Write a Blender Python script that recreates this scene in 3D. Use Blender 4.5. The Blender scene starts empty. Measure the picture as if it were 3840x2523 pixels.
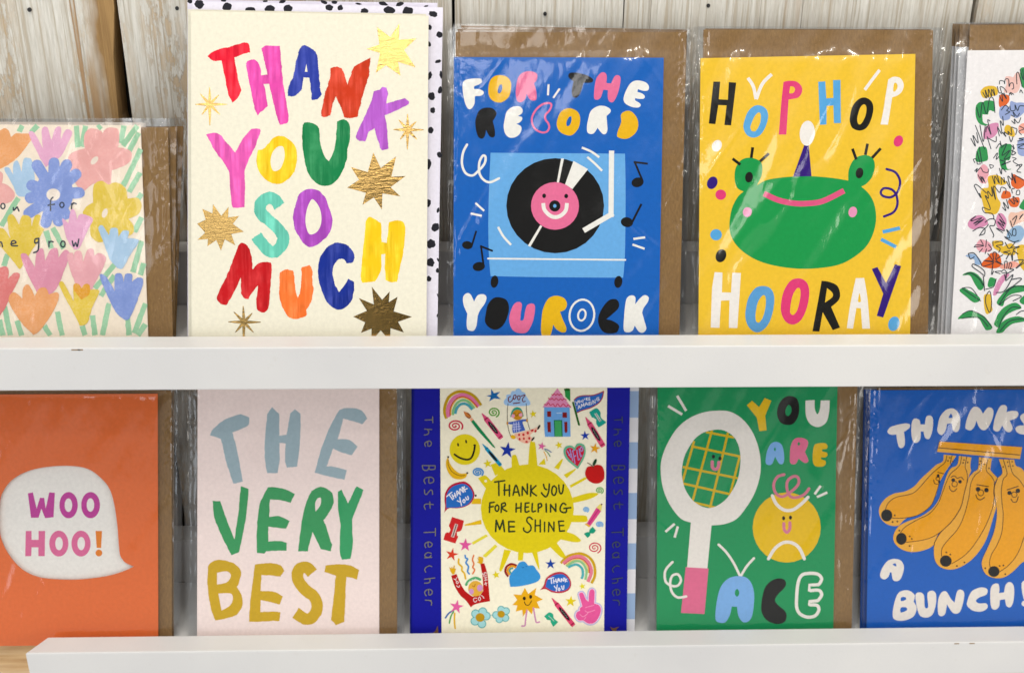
import bpy, math, random
import numpy as np
from mathutils import Vector, Matrix
from mathutils.geometry import delaunay_2d_cdt

random.seed(7)
SC = bpy.context.scene
COL = SC.collection
R = math.radians

# ------------------------------------------------------------------ camera
FPX, PW, PH = 4250.0, 3840.0, 2523.0          # focal length and size of the photograph in its pixels
PITCH, YAW, ROLL, ZC = R(24.6), 0.034, -0.0108, 0.65
_F = Vector((math.sin(YAW) * math.cos(PITCH), math.cos(YAW) * math.cos(PITCH), -math.sin(PITCH)))
_X = Vector((math.cos(YAW), -math.sin(YAW), 0))
_U = _X.cross(_F)
CR = _X * math.cos(ROLL) - _U * math.sin(ROLL)
CU = _X * math.sin(ROLL) + _U * math.cos(ROLL)
CF = _F
CPOS = Vector((0, -0.016, 0)) - ZC * (CF - 0.009 * _U)

cam_d = bpy.data.cameras.new('camera')
cam_d.sensor_fit = 'HORIZONTAL'
cam_d.sensor_width = 36.0
cam_d.lens = 36.0 * FPX / PW
cam_d.clip_start = 0.02
cam_d.clip_end = 60
cam = bpy.data.objects.new('camera', cam_d)
COL.objects.link(cam)
cam.matrix_world = Matrix((
    (CR.x, CU.x, -CF.x, CPOS.x), (CR.y, CU.y, -CF.y, CPOS.y),
    (CR.z, CU.z, -CF.z, CPOS.z), (0, 0, 0, 1)))
SC.camera = cam
cam_d.dof.use_dof = True
cam_d.dof.focus_distance = 0.665
cam_d.dof.aperture_fstop = 10.0

# ------------------------------------------------------------------ world, lamps, exposure
world = bpy.data.worlds.new('World')
SC.world = world
world.use_nodes = True
wn, wl = world.node_tree.nodes, world.node_tree.links
wn.clear()
w_out = wn.new('ShaderNodeOutputWorld')
w_bg = wn.new('ShaderNodeBackground')
w_geo = wn.new('ShaderNodeTexCoord')
w_sep = wn.new('ShaderNodeSeparateXYZ')
w_ramp = wn.new('ShaderNodeValToRGB')
w_map = wn.new('ShaderNodeMapRange')
w_map.inputs['From Min'].default_value = -1
w_map.inputs['From Max'].default_value = 1
wl.new(w_geo.outputs['Generated'], w_sep.inputs[0])
wl.new(w_sep.outputs['Z'], w_map.inputs['Value'])
wl.new(w_map.outputs[0], w_ramp.inputs[0])
cr = w_ramp.color_ramp
cr.elements[0].position = 0.20; cr.elements[0].color = (.80, .77, .73, 1)
cr.elements[1].position = 0.95; cr.elements[1].color = (.60, .59, .57, 1)
for p_, c_ in ((.40, (.74, .72, .68, 1)), (.47, (.48, .47, .45, 1)), (.575, (.44, .43, .42, 1)), (.615, (.06, .06, .06, 1)), (.70, (.06, .06, .06, 1)), (.75, (.42, .41, .40, 1)), (.79, (.80, .78, .75, 1))):
    e_ = cr.elements.new(p_); e_.color = c_
wl.new(w_ramp.outputs[0], w_bg.inputs[0])
w_bg.inputs[1].default_value = 1.0
wl.new(w_bg.outputs[0], w_out.inputs[0])


def lamp(name, loc, target, size, power, color=(1, .95, .88), size_y=None):
    d = bpy.data.lights.new(name, 'AREA')
    d.shape = 'RECTANGLE' if size_y else 'DISK'
    d.size = size
    if size_y:
        d.size_y = size_y
    d.energy = power
    d.color = color
    o = bpy.data.objects.new(name, d)
    COL.objects.link(o)
    o.location = loc
    o.rotation_euler = (Vector(target) - Vector(loc)).to_track_quat('-Z', 'Y').to_euler()
    return o


lamp('ceiling_panel', (-0.25, -0.95, 1.55), (0, 0, -0.08), 1.2, 3.5, (1, .965, .92), .6)
lamp('side_fill_right', (2.0, -1.35, 0.18), (0.1, 0, -0.14), 1.5, 18, (1, .955, .89), .9)  # unseen softbox added at the right, reaching under the upper ledge
lamp('side_fill_left', (-2.0, -1.35, 0.18), (-0.1, 0, -0.14), 1.5, 10, (.80, .90, 1), .9)  # its cooler, weaker counterpart, an unseen fill added at the left
for x_, y_ in ((-0.9, -0.35), (-0.5, -0.55), (-0.15, -0.30), (0.25, -0.45), (0.75, -0.35), (0.5, -0.65), (-.2, -.9), (1.0, -.6)):
    lamp('ceiling_spot', (x_, y_, 1.5), (x_ * .4, 0, -0.05), .10, 1.65, (1, .94, .82))
# unseen panels added for the foil stars to mirror, then small glint spots
lamp('top_star_panel', (-.45, -2.6, 1.80), (0, 0, 0), 1.3, 4.3, (1, .97, .93), .28)
lamp('left_star_panel', (-.80, -2.7, 1.23), (0, 0, 0), 0.42, 1.3, (.95, .97, 1), .42)
for x_, y_, z_ in ((-.8, -1.5, 1.45), (-.25, -1.7, 1.6), (.35, -1.6, 1.55), (.9, -1.45, 1.4)):
    lamp('glint_spot', (x_, y_, z_), (x_ * .3, 0, 0), .075, .85, (1, .95, .86))  # unseen spots added to draw glints from the sleeve film

SC.view_settings.view_transform = 'Standard'
SC.view_settings.look = 'None'
SC.view_settings.gamma = 1
SC.view_settings.exposure = 0.11
SC.view_settings.use_curve_mapping = False
SC.cycles.transparent_max_bounces = 40
SC.cycles.max_bounces = 10


# ------------------------------------------------------------------ materials
def lin(h, k=1.0):
    h = h.lstrip('#')
    out = []
    for i in (0, 2, 4):
        c = int(h[i:i + 2], 16) / 255
        c = c / 12.92 if c <= .04045 else ((c + .055) / 1.055) ** 2.4
        out.append(min(1, c * k))
    return out


def new_mat(name):
    m = bpy.data.materials.new(name)
    m.use_nodes = True
    nt = m.node_tree
    b = nt.nodes['Principled BSDF']
    return m, nt, b


def N(nt, t, **kw):
    n = nt.nodes.new(t)
    for k, v in kw.items():
        if k.startswith('i_'):
            n.inputs[k[2:].replace('_', ' ')].default_value = v
        else:
            setattr(n, k, v)
    return n


def obj_coords(nt, scale=(1, 1, 1)):
    tc = N(nt, 'ShaderNodeTexCoord')
    mp = N(nt, 'ShaderNodeMapping')
    mp.inputs['Scale'].default_value = scale
    nt.links.new(tc.outputs['Object'], mp.inputs[0])
    return mp.outputs[0]


def mix_rgb(nt, fac, a, b, blend='MIX'):
    m = N(nt, 'ShaderNodeMix', data_type='RGBA', blend_type=blend)
    for sock, v in ((m.inputs[0], fac), (m.inputs[6], a), (m.inputs[7], b)):
        if hasattr(v, 'links'):
            nt.links.new(v, sock)
        elif isinstance(v, (int, float)):
            sock.default_value = v
        else:
            sock.default_value = (*v[:3], 1)
    return m.outputs[2]


def ramp(nt, fac, stops):
    r = N(nt, 'ShaderNodeValToRGB')
    els = r.color_ramp.elements
    while len(els) < len(stops):
        els.new(.5)
    for e, (p, c) in zip(els, stops):
        e.position = p
        e.color = (*c[:3], 1) if not isinstance(c, (int, float)) else (c, c, c, 1)
    nt.links.new(fac, r.inputs[0])
    return r.outputs[0]


def noise(nt, vec, scale, detail=4, rough=.55):
    n = N(nt, 'ShaderNodeTexNoise')
    n.inputs['Scale'].default_value = scale
    n.inputs['Detail'].default_value = detail
    n.inputs['Roughness'].default_value = rough
    nt.links.new(vec, n.inputs['Vector'])
    return n.outputs[0]


def bump(nt, b, height, strength, dist=.001):
    bp = N(nt, 'ShaderNodeBump')
    bp.inputs['Strength'].default_value = strength
    bp.inputs['Distance'].default_value = dist
    nt.links.new(height, bp.inputs['Height'])
    nt.links.new(bp.outputs[0], b.inputs['Normal'])


INK_K = .90
_mats = {}


def ink(hexcol, kind='ink'):
    """printed ink on paper: kind 'ink' (flat), 'paint' (streaky brush paint), 'chalk' (soft crayon), 'paper'"""
    key = (hexcol, kind)
    if key in _mats:
        return _mats[key]
    m, nt, b = new_mat(kind + '_' + hexcol)
    c = lin(hexcol, INK_K)
    lum = .25 * c[0] + .65 * c[1] + .10 * c[2]
    c = [min(.9, max(.004, lum + (x - lum) * 1.06)) for x in c]
    v = obj_coords(nt)
    fine = noise(nt, v, 1500, 3)
    if kind == 'paint':
        v2 = obj_coords(nt, (260, 260, 22))
        st = noise(nt, v2, 1.0, 5, .6)
        st2 = noise(nt, v, 90, 3)
        f1 = ramp(nt, st, [(.42, 0), (.60, 1)])
        light = [min(1, x * 1.35 + .04) for x in c]
        dark = [x * .78 for x in c]
        col = mix_rgb(nt, f1, dark, light)
        f2 = ramp(nt, st2, [(.35, 0), (.65, 1)])
        col = mix_rgb(nt, f2, c, col)
    elif kind == 'chalk':
        grain = noise(nt, v, 700, 4, .7)
        big = noise(nt, v, 60, 3)
        f1 = ramp(nt, grain, [(.40, 0), (.75, 1)])
        col = mix_rgb(nt, f1, c, [min(1, x * .80 + .20) for x in c])
        f2 = ramp(nt, big, [(.35, 0), (.7, 1)])
        col = mix_rgb(nt, f2, col, [x * .88 for x in c])
    else:
        grain = noise(nt, v, 420, 4, .6)
        f1 = ramp(nt, grain, [(.3, 0), (.7, 1)])
        col = mix_rgb(nt, f1, [x * .94 for x in c], [min(1, x * 1.04) for x in c])
    nt.links.new(col, b.inputs['Base Color'])
    b.inputs['Roughness'].default_value = .62
    b.inputs['Specular IOR Level'].default_value = .16
    bump(nt, b, mix_rgb(nt, .45, fine, noise(nt, v, 520, 3, .6)), .22, .0005)
    _mats[key] = m
    return m


def kraft_mat():
    m, nt, b = new_mat('kraft_paper')
    v = obj_coords(nt)
    fib = noise(nt, obj_coords(nt, (900, 900, 300)), 1.0, 5, .65)
    blot = noise(nt, v, 45, 4)
    spk = noise(nt, v, 1300, 2)
    c = mix_rgb(nt, ramp(nt, fib, [(.3, 0), (.7, 1)]), lin('755830', .95), lin('947242', .95))
    c = mix_rgb(nt, ramp(nt, blot, [(.3, 0), (.75, .5)]), c, lin('765630'))
    c = mix_rgb(nt, ramp(nt, spk, [(.70, 0), (.78, .6)]), c, lin('d2b48a'))
    c = mix_rgb(nt, ramp(nt, noise(nt, obj_coords(nt, (1, 1, 1)), 900, 2), [(.24, .7), (.30, 0)]), c, lin('4a3620'))
    nt.links.new(c, b.inputs['Base Color'])
    b.inputs['Roughness'].default_value = .8
    bump(nt, b, fib, .25, .0005)
    return m


def film_mat(name='clear_film', gain=1.45, fine=1.0):
    m = bpy.data.materials.new(name)
    m.use_nodes = True
    nt = m.node_tree
    nt.nodes.clear()
    out = N(nt, 'ShaderNodeOutputMaterial')
    tr = N(nt, 'ShaderNodeBsdfTransparent')
    tr.inputs[0].default_value = (.97, .975, .98, 1)
    gl = N(nt, 'ShaderNodeBsdfGlossy')
    gl.inputs['Roughness'].default_value = .10
    lw = N(nt, 'ShaderNodeLayerWeight')          # Schlick reflectance, the same from both sides of the film
    lw.inputs[0].default_value = .5
    pw = N(nt, 'ShaderNodeMath', operation='POWER')
    pw.inputs[1].default_value = 5
    nt.links.new(lw.outputs['Facing'], pw.inputs[0])
    mul = N(nt, 'ShaderNodeMath', operation='MULTIPLY_ADD')
    mul.use_clamp = True
    mul.inputs[1].default_value = .9
    mul.inputs[2].default_value = .045 * gain
    nt.links.new(pw.outputs[0], mul.inputs[0])
    mx = N(nt, 'ShaderNodeMixShader')
    v = obj_coords(nt, (1, 1, .45))
    n1 = noise(nt, v, 38, 3, .5)
    n2 = noise(nt, obj_coords(nt, (1, 1, .6)), 240, 2, .5)
    ad = N(nt, 'ShaderNodeMath', operation='MULTIPLY_ADD')
    ad.inputs[1].default_value = .06 * fine
    nt.links.new(n2, ad.inputs[0])
    nt.links.new(n1, ad.inputs[2])
    bp = N(nt, 'ShaderNodeBump')
    bp.inputs['Strength'].default_value = .32
    bp.inputs['Distance'].default_value = .004
    nt.links.new(ad.outputs[0], bp.inputs['Height'])
    nt.links.new(bp.outputs[0], gl.inputs['Normal'])
    nt.links.new(bp.outputs[0], lw.inputs['Normal'])
    nt.links.new(mul.outputs[0], mx.inputs[0])
    nt.links.new(tr.outputs[0], mx.inputs[1])
    nt.links.new(gl.outputs[0], mx.inputs[2])
    nt.links.new(mx.outputs[0], out.inputs[0])
    return m


def foil_mat():
    m, nt, b = new_mat('gold_foil')
    v = obj_coords(nt, (1, 1, 3.0))
    n = noise(nt, v, 210, 5, .62)
    g = noise(nt, obj_coords(nt), 2200, 2)
    ad = N(nt, 'ShaderNodeMath', operation='MULTIPLY_ADD')
    ad.inputs[1].default_value = .15
    nt.links.new(g, ad.inputs[0])
    nt.links.new(n, ad.inputs[2])
    b.inputs['Base Color'].default_value = (*lin('d2ac68'), 1)
    b.inputs['Metallic'].default_value = 1
    b.inputs['Roughness'].default_value = .13
    bump(nt, b, ad.outputs[0], .15, .0009)
    return m


def white_paint_mat():
    m, nt, b = new_mat('white_shelf_paint')
    v = obj_coords(nt)
    n = noise(nt, v, 7, 4)
    s = noise(nt, obj_coords(nt, (1, 1, 1)), 160, 4, .7)
    c = mix_rgb(nt, ramp(nt, n, [(.3, 0), (.7, 1)]), (.61, .61, .62), (.69, .686, .68))
    c = mix_rgb(nt, ramp(nt, s, [(.62, 0), (.80, .35)]), c, (.55, .53, .50))
    nt.links.new(c, b.inputs['Base Color'])
    b.inputs['Roughness'].default_value = .42
    bump(nt, b, noise(nt, v, 520, 3), .12, .0006)
    return m


def plank_mat(name, seed, brown, stripe, edge=None):
    """white-washed rough board: white wash worn away along the grain; brown = how much bare wood shows"""
    m, nt, b = new_mat(name)
    tc = N(nt, 'ShaderNodeTexCoord')

    def vec(sx, sz, off=0.0):
        mp = N(nt, 'ShaderNodeMapping')
        mp.inputs['Scale'].default_value = (sx, sx, sz)
        mp.inputs['Location'].default_value = (seed * 3.7 + off, seed, seed * 1.3)
        nt.links.new(tc.outputs['Object'], mp.inputs[0])
        return mp.outputs[0]
    grain = noise(nt, vec(240, 9), 1, 6, .65)
    fine = noise(nt, vec(900, 70, 3), 1, 4, .7)
    worn = noise(nt, vec(38, 7, 8), 1, 5, .6)
    line = noise(nt, vec(70, 1.1, 5), 1, 2, .4)
    bare = mix_rgb(nt, ramp(nt, grain, [(.3, 0), (.7, 1)]), lin('a98c66'), lin('c6ac86'))
    white = mix_rgb(nt, ramp(nt, fine, [(.3, 0), (.7, 1)]), lin('cbc8bf'), lin('e6e4dd'))
    white = mix_rgb(nt, ramp(nt, noise(nt, vec(420, 14, 2), 1, 4, .6), [(.40, 0), (.78, .5)]), white, lin('a89c86'))
    f = mix_rgb(nt, 1.0, ramp(nt, worn, [(.66 - brown, 0), (.86 - brown, 1)]), ramp(nt, fine, [(.42, .1), (.62, 1)]), 'MULTIPLY')
    streak = ramp(nt, noise(nt, vec(560, 11, 6), 1, 4, .6), [(.54, 0), (.62, .55)])
    white = mix_rgb(nt, streak, white, lin('ab9a80'))
    flake = ramp(nt, noise(nt, vec(330, 85, 9), 1, 6, .75), [(.47, 0), (.53, 1)])
    f = mix_rgb(nt, 1.0, ramp(nt, worn, [(.62 - brown, 0), (.78 - brown, .75)]), flake, 'MULTIPLY')
    col = mix_rgb(nt, f, white, bare)
    l1 = ramp(nt, line, [(.60, 0), (.612, stripe), (.622, stripe), (.634, 0)])
    col = mix_rgb(nt, l1, col, lin('a5825a'))
    l2 = ramp(nt, noise(nt, vec(340, 3.5, 1), 1, 3, .5), [(.67, 0), (.73, .75)])
    col = mix_rgb(nt, l2, col, lin('6a563c'))
    if edge is not None:
        sp = N(nt, 'ShaderNodeSeparateXYZ')
        nt.links.new(tc.outputs['Object'], sp.inputs[0])
        wob = N(nt, 'ShaderNodeMath', operation='MULTIPLY_ADD')
        wob.inputs[1].default_value = .030
        nt.links.new(noise(nt, vec(25, 12, 2), 1, 4, .6), wob.inputs[0])
        nt.links.new(sp.outputs['X'], wob.inputs[2])
        e = ramp(nt, wob.outputs[0], [(0, 0), (1, 1)])
        mr = N(nt, 'ShaderNodeMapRange')
        mr.inputs['From Min'].default_value = edge + .003
        mr.inputs['From Max'].default_value = edge + .013
        nt.links.new(wob.outputs[0], mr.inputs['Value'])
        col = mix_rgb(nt, mr.outputs[0], col, mix_rgb(nt, ramp(nt, grain, [(.3, 0), (.7, 1)]), lin('84643c'), lin('b8945f')))
    nt.links.new(col, b.inputs['Base Color'])
    b.inputs['Roughness'].default_value = .85
    hh = mix_rgb(nt, .5, fine, grain)
    hh = mix_rgb(nt, f, hh, (.15, .15, .15))
    hh = mix_rgb(nt, streak, hh, (.2, .2, .2))
    hh = mix_rgb(nt, l1, hh, (0, 0, 0))
    bump(nt, b, hh, .8, .0014)
    return m


def plain(name, rgb, rough=.7):
    m, nt, b = new_mat(name)
    n = noise(nt, obj_coords(nt), 120, 4)
    c = mix_rgb(nt, ramp(nt, n, [(.3, 0), (.7, 1)]), [x * .9 for x in rgb], rgb)
    nt.links.new(c, b.inputs['Base Color'])
    b.inputs['Roughness'].default_value = rough
    return m


KRAFT, FILM, FOIL, SHELF = kraft_mat(), film_mat(), foil_mat(), white_paint_mat()


# ------------------------------------------------------------------ mesh helpers
def link_mesh(name, verts, faces, mats, parent=None, mat_idx=None, smooth=False):
    me = bpy.data.meshes.new(name)
    me.from_pydata([tuple(v) for v in verts], [], faces)
    for m in mats:
        me.materials.append(m)
    if mat_idx:
        me.polygons.foreach_set('material_index', mat_idx)
    if smooth:
        me.polygons.foreach_set('use_smooth', [True] * len(faces))
    me.update()
    o = bpy.data.objects.new(name, me)
    COL.objects.link(o)
    if parent:
        o.parent = parent
    return o


def tag(o, label=None, cat=None, group=None, kind=None):
    for k, v in (('label', label), ('category', cat), ('group', group), ('kind', kind)):
        if v:
            o[k] = v
    return o


def empty(name, loc, rot=(0, 0, 0)):
    o = bpy.data.objects.new(name, None)
    COL.objects.link(o)
    o.location = loc
    o.rotation_euler = rot
    o.empty_display_size = .02
    return o


def hexa(c8):
    """box from eight corners: bottom four then top four, both counter-clockwise seen from above"""
    f = [(3, 2, 1, 0), (4, 5, 6, 7), (0, 1, 5, 4), (1, 2, 6, 5), (2, 3, 7, 6), (3, 0, 4, 7)]
    return c8, f


def bevelled(name, verts, faces, mat, parent=None, width=.0008, seg=2):
    import bmesh
    o = link_mesh(name, verts, faces, [mat], parent)
    bm = bmesh.new()
    bm.from_mesh(o.data)
    bmesh.ops.recalc_face_normals(bm, faces=bm.faces)
    bmesh.ops.bevel(bm, geom=bm.edges[:], offset=width, segments=seg, affect='EDGES', profile=.6)
    bm.to_mesh(o.data)
    bm.free()
    return o


def box(name, x0, x1, y0, y1, z0, z1, mat, parent=None, width=.0008, o=(0, 0, 0)):
    x0, x1, y0, y1, z0, z1 = x0 - o[0], x1 - o[0], y0 - o[1], y1 - o[1], z0 - o[2], z1 - o[2]
    v, f = hexa([(x0, y0, z0), (x1, y0, z0), (x1, y1, z0), (x0, y1, z0),
                 (x0, y0, z1), (x1, y0, z1), (x1, y1, z1), (x0, y1, z1)])
    return bevelled(name, v, f, mat, parent, width)


# ------------------------------------------------------------------ the picture's sight lines
def ray(px, py):
    u, v = (px - PW / 2) / FPX, (py - PH / 2) / FPX
    return CF + CR * u - CU * v


def hit(px, py, p0, n):
    d = ray(px, py)
    return CPOS + d * ((Vector(p0) - CPOS).dot(n) / d.dot(n))


# ------------------------------------------------------------------ flat artwork
def parse(s):
    out = []
    for t in s.split():
        c = t.endswith('!')
        x, y = t.rstrip('!').split(',')
        out.append((float(x), float(y), c))
    return out


def _cr(p0, p1, p2, p3, t):
    return .5 * (2 * p1 + (p2 - p0) * t + (2 * p0 - 5 * p1 + 4 * p2 - p3) * t * t + (3 * p1 - p0 - 3 * p2 + p3) * t ** 3)


def curve(pts, closed, n=6, smooth=True):
    """Catmull-Rom through the points; a point marked as a corner breaks the tangent"""
    P = [np.array(p[:2], float) for p in pts]
    K = [p[2] for p in pts]
    m = len(P)
    if not smooth or m < 3:
        return P
    out = []
    for i in range(m if closed else m - 1):
        a, b_ = P[i], P[(i + 1) % m]
        prev = P[i - 1] if (closed or i > 0) else a
        nxt = P[(i + 2) % m] if (closed or i + 2 < m) else b_
        if K[i]:
            prev = a
        if K[(i + 1) % m]:
            nxt = b_
        if K[i] and K[(i + 1) % m]:
            out.append(a)
            continue
        for k in range(n):
            out.append(_cr(prev, a, b_, nxt, k / n))
    if not closed:
        out.append(P[-1])
    return out


def resample(pts, step, closed):
    out = []
    m = len(pts)
    for i in range(m if closed else m - 1):
        a, b_ = pts[i], pts[(i + 1) % m]
        k = max(1, int(np.hypot(*(b_ - a)) / step))
        for j in range(k):
            out.append(a + (b_ - a) * j / k)
    if not closed:
        out.append(pts[-1])
    return out


def winding(px, py, poly):
    x0, y0 = poly[:, 0], poly[:, 1]
    x1, y1 = np.roll(x0, -1), np.roll(y0, -1)
    cross = (x1 - x0) * (py[:, None] - y0) - (px[:, None] - x0) * (y1 - y0)
    up = (y0 <= py[:, None]) & (y1 > py[:, None]) & (cross > 0)
    dn = (y0 > py[:, None]) & (y1 <= py[:, None]) & (cross < 0)
    return up.sum(1) - dn.sum(1)


def fill(solids, holes):
    """union of the outlines minus the holes, as one triangulated sheet"""
    V, E = [], []
    for c in solids + holes:
        s = len(V)
        V += [Vector((float(p[0]), float(p[1]))) for p in c]
        E += [(s + i, s + (i + 1) % len(c)) for i in range(len(c))]
    vs, _, fs, *_r = delaunay_2d_cdt(V, E, [], 0, 1e-4)
    A = np.array([(v.x, v.y) for v in vs])
    T = np.array(fs)
    if len(T) == 0:
        return A, []
    cen = A[T].mean(1)
    keep = np.zeros(len(T), bool)
    for c in solids:
        keep |= winding(cen[:, 0], cen[:, 1], np.array(c)) != 0
    for c in holes:
        keep &= winding(cen[:, 0], cen[:, 1], np.array(c)) == 0
    ar = np.abs(np.cross(A[T[:, 1]] - A[T[:, 0]], A[T[:, 2]] - A[T[:, 0]]))
    keep &= ar > 1e-6
    T = T[keep]
    used = np.unique(T)
    rm = -np.ones(len(A), int)
    rm[used] = np.arange(len(used))
    return A[used], [tuple(int(rm[i]) for i in t) for t in T]


def ribbon(P, w, closed, cap, w_end=None):
    m = len(P)
    P = np.array(P)
    if closed:
        T = np.roll(P, -1, 0) - np.roll(P, 1, 0)
    else:
        T = np.gradient(P, axis=0)
    L = np.hypot(T[:, 0], T[:, 1])
    L[L == 0] = 1
    T = T / L[:, None]
    Nn = np.stack([-T[:, 1], T[:, 0]], 1)
    ww = np.full(m, w / 2.0) if w_end is None else np.linspace(w / 2.0, w_end / 2.0, m)
    A, B = P + Nn * ww[:, None], P - Nn * ww[:, None]
    if closed:
        return None, list(A), list(B)
    out = list(A)
    if cap:
        for k in range(1, 6):
            a = math.pi * k / 6
            out.append(P[-1] + ww[-1] * (Nn[-1] * math.cos(a) + T[-1] * math.sin(a)))
    out += list(B[::-1])
    if cap:
        for k in range(1, 6):
            a = math.pi * k / 6
            out.append(P[0] + ww[0] * (-Nn[0] * math.cos(a) - T[0] * math.sin(a)))
    return out, None, None


CROPS = {
    'F': (0, 0, 3840, 2380), 'L1': (0, 420, 720, 1294),
    'T1': (680, 0, 1700, 2380), 'T2': (680, 600, 1700, 2346),
    'R1': (1640, 60, 2640, 2380), 'R2': (1640, 660, 2640, 2380),
    'H1': (2560, 60, 3560, 2380), 'H2': (2560, 660, 3560, 2380),
    'O1': (0, 1420, 760, 1078), 'P1': (660, 1420, 1560, 1276),
    'S1': (1520, 1420, 2420, 2380), 'S2': (1520, 1900, 2420, 2380),
    'N1': (2400, 1420, 3240, 2380), 'N2': (2400, 1880, 3240, 2380),
    'B1': (3180, 1420, 3840, 1032), 'E1': (3280, 1500, 3840, 2380), 'E2': (3280, 1780, 3840, 2085),
    'D1': (1640, 1450, 1980, 2216), 'D2': (1960, 1450, 2300, 2216), 'D3': (1640, 1690, 1980, 2216),
    'D4': (1960, 1690, 2300, 2216), 'D5': (1640, 1920, 1980, 2216), 'D6': (1960, 1920, 2300, 2216),
    'D7': (1640, 2140, 1980, 2216), 'D8': (1960, 2140, 2300, 2216),
    'J1': (3580, 180, 3840, 1070), 'J2': (3580, 540, 3840, 1070), 'J3': (3580, 900, 3840, 1070),
}
LAYER = 2.2e-5


class Art:
    """flat print on one face of a card; shapes are read off enlarged views of the card and laid on its real plane"""

    def __init__(self, card, depth=0.0, kind='ink', clip=None):
        self.card, self.depth, self.kind = card, depth, kind
        self.boxes = []
        self.o = None
        self.parent = card.root
        self.pend = None
        self.buf = []
        self.meta = None
        self.clip = clip
        self.top = None

    def crop(self, c):
        x0, y0, x1, w = CROPS[c]
        self.s = (x1 - x0) / w
        self.x0, self.y0 = x0, y0
        return self

    # -- parts
    def part(self, name, label=None, sub=False):
        self.close()
        self.meta = (name, label, sub)
        return self

    def sub(self, name, label=None):
        return self.part(name, label, True)

    def close(self):
        self._flush()
        if self.meta and self.buf:
            V, Fc, mats, idx = [], [], [], []
            for verts, faces, mat in self.buf:
                s = len(V)
                V += verts
                Fc += [tuple(i + s for i in f) for f in faces]
                if mat not in mats:
                    mats.append(mat)
                idx += [mats.index(mat)] * len(faces)
            name, label, sub = self.meta
            par = self.top if (sub and self.top) else self.parent
            o = link_mesh(name, V, Fc, mats, par, idx)
            if label:
                o['label'] = label
            if not sub:
                self.top = o
        self.buf = []
        self.meta = None

    def _flush(self):
        if not self.pend:
            return
        col, kind, sol, hol = self.pend
        self.pend = None
        A, T = fill(sol, hol)
        if not len(T):
            return
        bb = (A[:, 0].min(), A[:, 1].min(), A[:, 0].max(), A[:, 1].max())
        lv = 1
        for (b_, l) in self.boxes:
            if b_[0] < bb[2] and b_[2] > bb[0] and b_[1] < bb[3] and b_[3] > bb[1]:
                lv = max(lv, l + 1)
        self.boxes.append((bb, lv))
        y = self.depth - lv * LAYER
        verts = []
        for p in A:
            q = self.card.loc(p[0], p[1], self.depth)
            verts.append((q[0], y, q[2]))
        faces = []
        for t in T:
            a, b_, c = (verts[i] for i in t)
            # wind so that the face looks out of the card (local -Y)
            cr_ = (b_[0] - a[0]) * (c[2] - a[2]) - (b_[2] - a[2]) * (c[0] - a[0])
            faces.append(t if cr_ > 0 else (t[0], t[2], t[1]))
        mat = FOIL if col == 'foil' else ink(col, kind)
        self.buf.append((verts, faces, mat))

    def _add(self, col, kind, sol, hol):
        kind = kind or self.kind
        if self.pend and self.pend[0] == col and self.pend[1] == kind and not hol and not self.pend[3]:
            self.pend[2].extend(sol)
        else:
            self._flush()
            self.pend = (col, kind, list(sol), list(hol))

    def _px(self, pts):
        return [np.array((self.x0 + p[0] * self.s, self.y0 + p[1] * self.s)) for p in pts]

    def _rough(self, P, r, closed=True):
        P = resample(P, 1.6, closed)
        m = len(P)
        A = np.array(P)
        T = np.roll(A, -1, 0) - np.roll(A, 1, 0)
        L = np.hypot(T[:, 0], T[:, 1]) + 1e-9
        Nn = np.stack([-T[:, 1], T[:, 0]], 1) / L[:, None]
        rg = np.random.RandomState(m * 13 + 5)
        n1 = rg.randn(m)
        n2 = np.interp(np.arange(m), np.arange(0, m + 8, 8), rg.randn(len(np.arange(0, m + 8, 8))))
        d = (.45 * n1 + .8 * n2) * r
        return list(A + Nn * d[:, None])

    # -- shapes
    def P(self, col, pts, h=(), s=1, r=0, kind=None):
        c = curve(self._tok(pts), True, smooth=s)
        if r:
            c = self._rough(c, r)
        hs = [curve(self._tok(q), True, smooth=s) for q in h]
        self._add(col, kind, [c], hs)

    def _tok(self, s):
        t = parse(s)
        return [(self.x0 + x * self.s, self.y0 + y * self.s, k) for x, y, k in t]

    def S(self, col, w, *lines, closed=0, s=1, cap=1, we=None, r=0, kind=None):
        for ln in lines:
            c = curve(self._tok(ln), closed, smooth=s)
            if len(c) == 2:
                c = [c[0], (c[0] + c[1]) / 2, c[1]]
            if not s and not closed:
                self._add(col, kind, self._miter(c, w * self.s), [])
                continue
            o, A, B = ribbon(c, w * self.s, closed, cap, we * self.s if we is not None else None)
            if closed:
                def ar(q):
                    q = np.array(q)
                    return abs(np.sum(q[:, 0] * np.roll(q[:, 1], -1) - np.roll(q[:, 0], -1) * q[:, 1]))
                big, small = (A, B) if ar(A) > ar(B) else (B, A)
                self._flush()
                self._add(col, kind, [big], [small])
                self._flush()
            else:
                if r:
                    o = self._rough(o, r)
                self._add(col, kind, [o], [])

    def _miter(self, c, w):
        out = []
        for i in range(len(c) - 1):
            a, b_ = c[i], c[i + 1]
            t = (b_ - a) / (np.hypot(*(b_ - a)) + 1e-9)
            n = np.array((-t[1], t[0])) * w / 2
            e0 = t * (w * .5 if i > 0 else 0)
            e1 = t * (w * .5 if i < len(c) - 2 else 0)
            out.append([a - e0 + n, b_ + e1 + n, b_ + e1 - n, a - e0 - n])
        return out

    def L(self, col, w, *lines, kind=None):
        """straight flat-ended strokes"""
        for ln in lines:
            self.S(col, w, ln, s=0, cap=0, kind=kind)

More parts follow.
